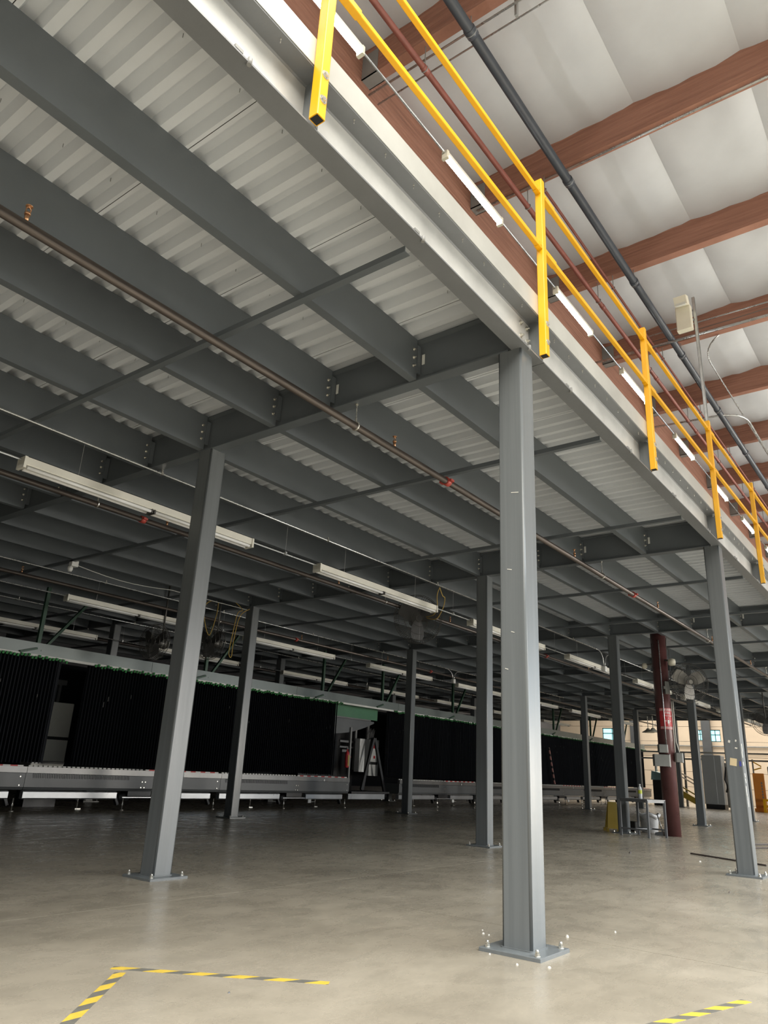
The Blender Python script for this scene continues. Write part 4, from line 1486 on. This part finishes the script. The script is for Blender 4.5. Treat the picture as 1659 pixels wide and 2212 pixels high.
for z_, mt in ((1.72, 'pale'), (1.55, 'pale'), (1.05, 'signyellow'), (.85, 'signyellow')):
    link('handrail', MB().bar((0, 1.15, z_), (0, 0, z_ - .62), .06, .06), M[mt], t)
link('stringer', MB().bar((0, 1.2, .72), (0, 0, .10), .05, .24), M['signyellow'], t)
for i in range(5):
    link('tread', MB().box(.03, .6, .1 + .22 * i, .3 + .22 * i, .10 + .12 * i, .13 + .12 * i), M['hanger'], t)
t = thing('orange_board', 'tall orange board standing at the far right edge', 'board', (36.5, 5.55, 0))
link('board', MB().bbox(0, .1, 0, .5, .16, 1.76, .01), M['orange'], t)
link('foot', MB().box(-.05, .3, -.05, .55, 0, .16), M['orange'], t)
q = MB()
for i in range(6):
    q.box(-.004, -.001, .10, .16, .62 + .13 * i, .71 + .13 * i)
link('dark_lettering', q, M['hanger'], t)
t = thing('safety_barrier', 'bright yellow guard base at the foot of the orange board', 'guard', (36.2, 5.2, 0))
link('rail', MB().bar((0, .4, .55), (0, -.5, .55), .1, .1).bar((0, .4, .28), (0, -.5, .28), .1, .1), M['yellow'], t)
for y_ in (.38, -.45):
    link('post', MB().box(-.06, .06, y_ - .06, y_ + .06, 0, .6), M['yellow'], t)
t = thing('yellow_bracket', 'yellow triangular bracket above the orange board', 'bracket', (36.6, 5.75, 1.9))
link('arm', MB().bar((0, .25, .4), (0, -.12, .18), .05, .05).bar((0, .25, .0), (0, -.12, .12), .05, .05), M['yellow'], t)
link('bracket_post', MB().box(-.03, .03, .22, .28, -1.9, .5), M['hanger'], t)
t = thing('control_cabinet', 'grey green control panel at the far right edge', 'panel', (37.0, 4.95, 0))
link('body', MB().bbox(0, .3, 0, .5, .9, 2.1, .02), M['railgrey'], t)
link('legs', MB().box(.05, .12, .05, .12, 0, .9).box(.05, .12, .38, .45, 0, .9), M['hanger'], t)
link('gauge', MB().box(-.01, 0, .3, .4, 1.6, 1.75).box(-.01, 0, .1, .2, 1.6, 1.75).box(-.01, 0, .2, .4, 1.2, 1.3), M['black'], t)
for z_, nm in ((2.62, 'upper'), (2.28, 'lower')):
    tag(link('hall_rail', MB().box(-.05, .05, 5.0, 14, 0, .08), M['hanger'], None, (37.8, 0, z_ + .05)), 'dark horizontal rail across the far hall, %s of the two' % nm, 'rail')
q = MB()
for y_ in (5.1, 9.6, 13.9):
    q.box(-.05, .05, y_ - .05, y_ + .05, 0, 2.7)
tag(link('hall_posts', q, M['hanger'], None, (37.85, 0, 0)), 'dark posts carrying the far horizontal rails', 'post')
t = thing('wall_emblem', 'yellow leaf-like emblem on the far beige wall', 'emblem', (XW - .03, 14.5, 3.2))
link('blade', MB().prism([(-.05, 0), (.05, 0), (.06, 1.2), (-.02, 1.25)], 'X', 0, .02), M['signyellow'], t)
link('leaf', MB().prism([(-.1, -.4), (-.75, .25), (-.80, .75), (-.14, .45)], 'X', 0, .02), M['signyellow'], t)
link('leaf', MB().prism([(.1, -.5), (-.08, -.45), (-.08, .0), (.18, .3)][::-1], 'X', 0, .02), M['signyellow'], t)
t = thing('covered_machine', 'machine under a pale teal cover left of the red column, far off', 'machine', (37.0, 10.2, 0))
link('cover', MB().prism([(0, 1.25), (.95, 1.25), (.9, 1.7), (.2, 1.55)], 'X', 0, .8), M['teal'], t)
link('body', MB().box(.1, .7, .05, .9, 0, 1.25), M['black'], t)
link('white_cap', MB().tube([(.2, .7, 1.68), (.2, .7, 1.98)], .07, 10).tube([(.2, .15, 1.56), (.2, .15, 1.92)], .06, 10), M['white'], t)
for k, y_ in enumerate((11.32, 16.2)):
    tag(link('hall_column', MB().prism([(-.12, -.28), (.12, -.28), (.12, .28), (-.12, .28)], 'Z', 0, 9.3), M['frame'], None, (XW - .3, y_, 0)),
        ('dark column between the far windows at right', 'dark column beside the far left window')[k], 'column')
for k, (z_, w_) in enumerate(((3.62, .05), (3.2, .03))):
    tag(link('wall_pipe', MB().tube([(0, -2, 0), (0, 21, 0)], w_, 8), M['hanger'], None, (XW - .15, 0, z_)), 'thin pipe along the far beige wall, %s one' % ('upper', 'lower')[k], 'pipe')

# striped stick, far fan, pendant lamps, conduit drop of the second lamp row
t = thing('striped_stick', 'red and white striped stick leaning against the long black curtain', 'stick', (26.1, YM - .12, .83))
link('shaft', MB().bar((0, 0, 0), (-.35, .06, 1.45), .05, .05, (0, 1, 0)), stripes('stick_tape', (0.02, 0.02, 0.02), (0.45, 0.22, 0.20), 'Z', 0.24, 0.0, 0.6), t)
f5 = make_fan(0.90, 'dark cage fan high at the far right edge, beyond the right-edge column', (23.9, 2.85, 3.20), math.radians(-75), 'darkblade')
link('hanger_post', MB().tube([(0, .2, .06), (0, .2, HT - 3.20 + .03)], .02, 8), M['cage'], f5)
for i_, (x_, y_) in enumerate(((33.0, 9.58), (33.4, 9.95))):
    t = thing('pendant_lamp', 'small pendant lamp with pale cone shade far off left of the red column, %s' % ('right one', 'left one')[i_], 'lamp', (x_, y_, 3.42))
    link('shade', MB().lathe([(.30, 0), (.29, .02), (.10, .14), (.06, .20)], 16), M['fixture'], t)
    link('stem', MB().tube([(0, 0, .18), (0, 0, HB - 3.42)], .02, 6), M['fixture'], t)
for i_, pts in enumerate(([(14.9, 10.22, 4.15)] + arc((15.0, 10.22, 4.15), (15.5, 10.22, 4.15), (15.52, 10.22, 3.86)), [(16.2, 10.22, 4.15)] + arc((16.05, 10.22, 4.15), (15.58, 10.22, 4.15), (15.58, 10.22, 3.86)))):
    poly('conduit_drop', 'bent conduit drop to the second lamp row, %s of the pair' % ('left', 'right')[i_], 'conduit', pts, .0125, 'galv', 8)
t = thing('drop_box', 'small white box ending the bent conduit drop over the second lamp row', 'box', (15.55, 10.22, 3.74))
link('box', MB().bbox(-.06, .06, -.05, .05, 0, .13, .01), M['white'], t)
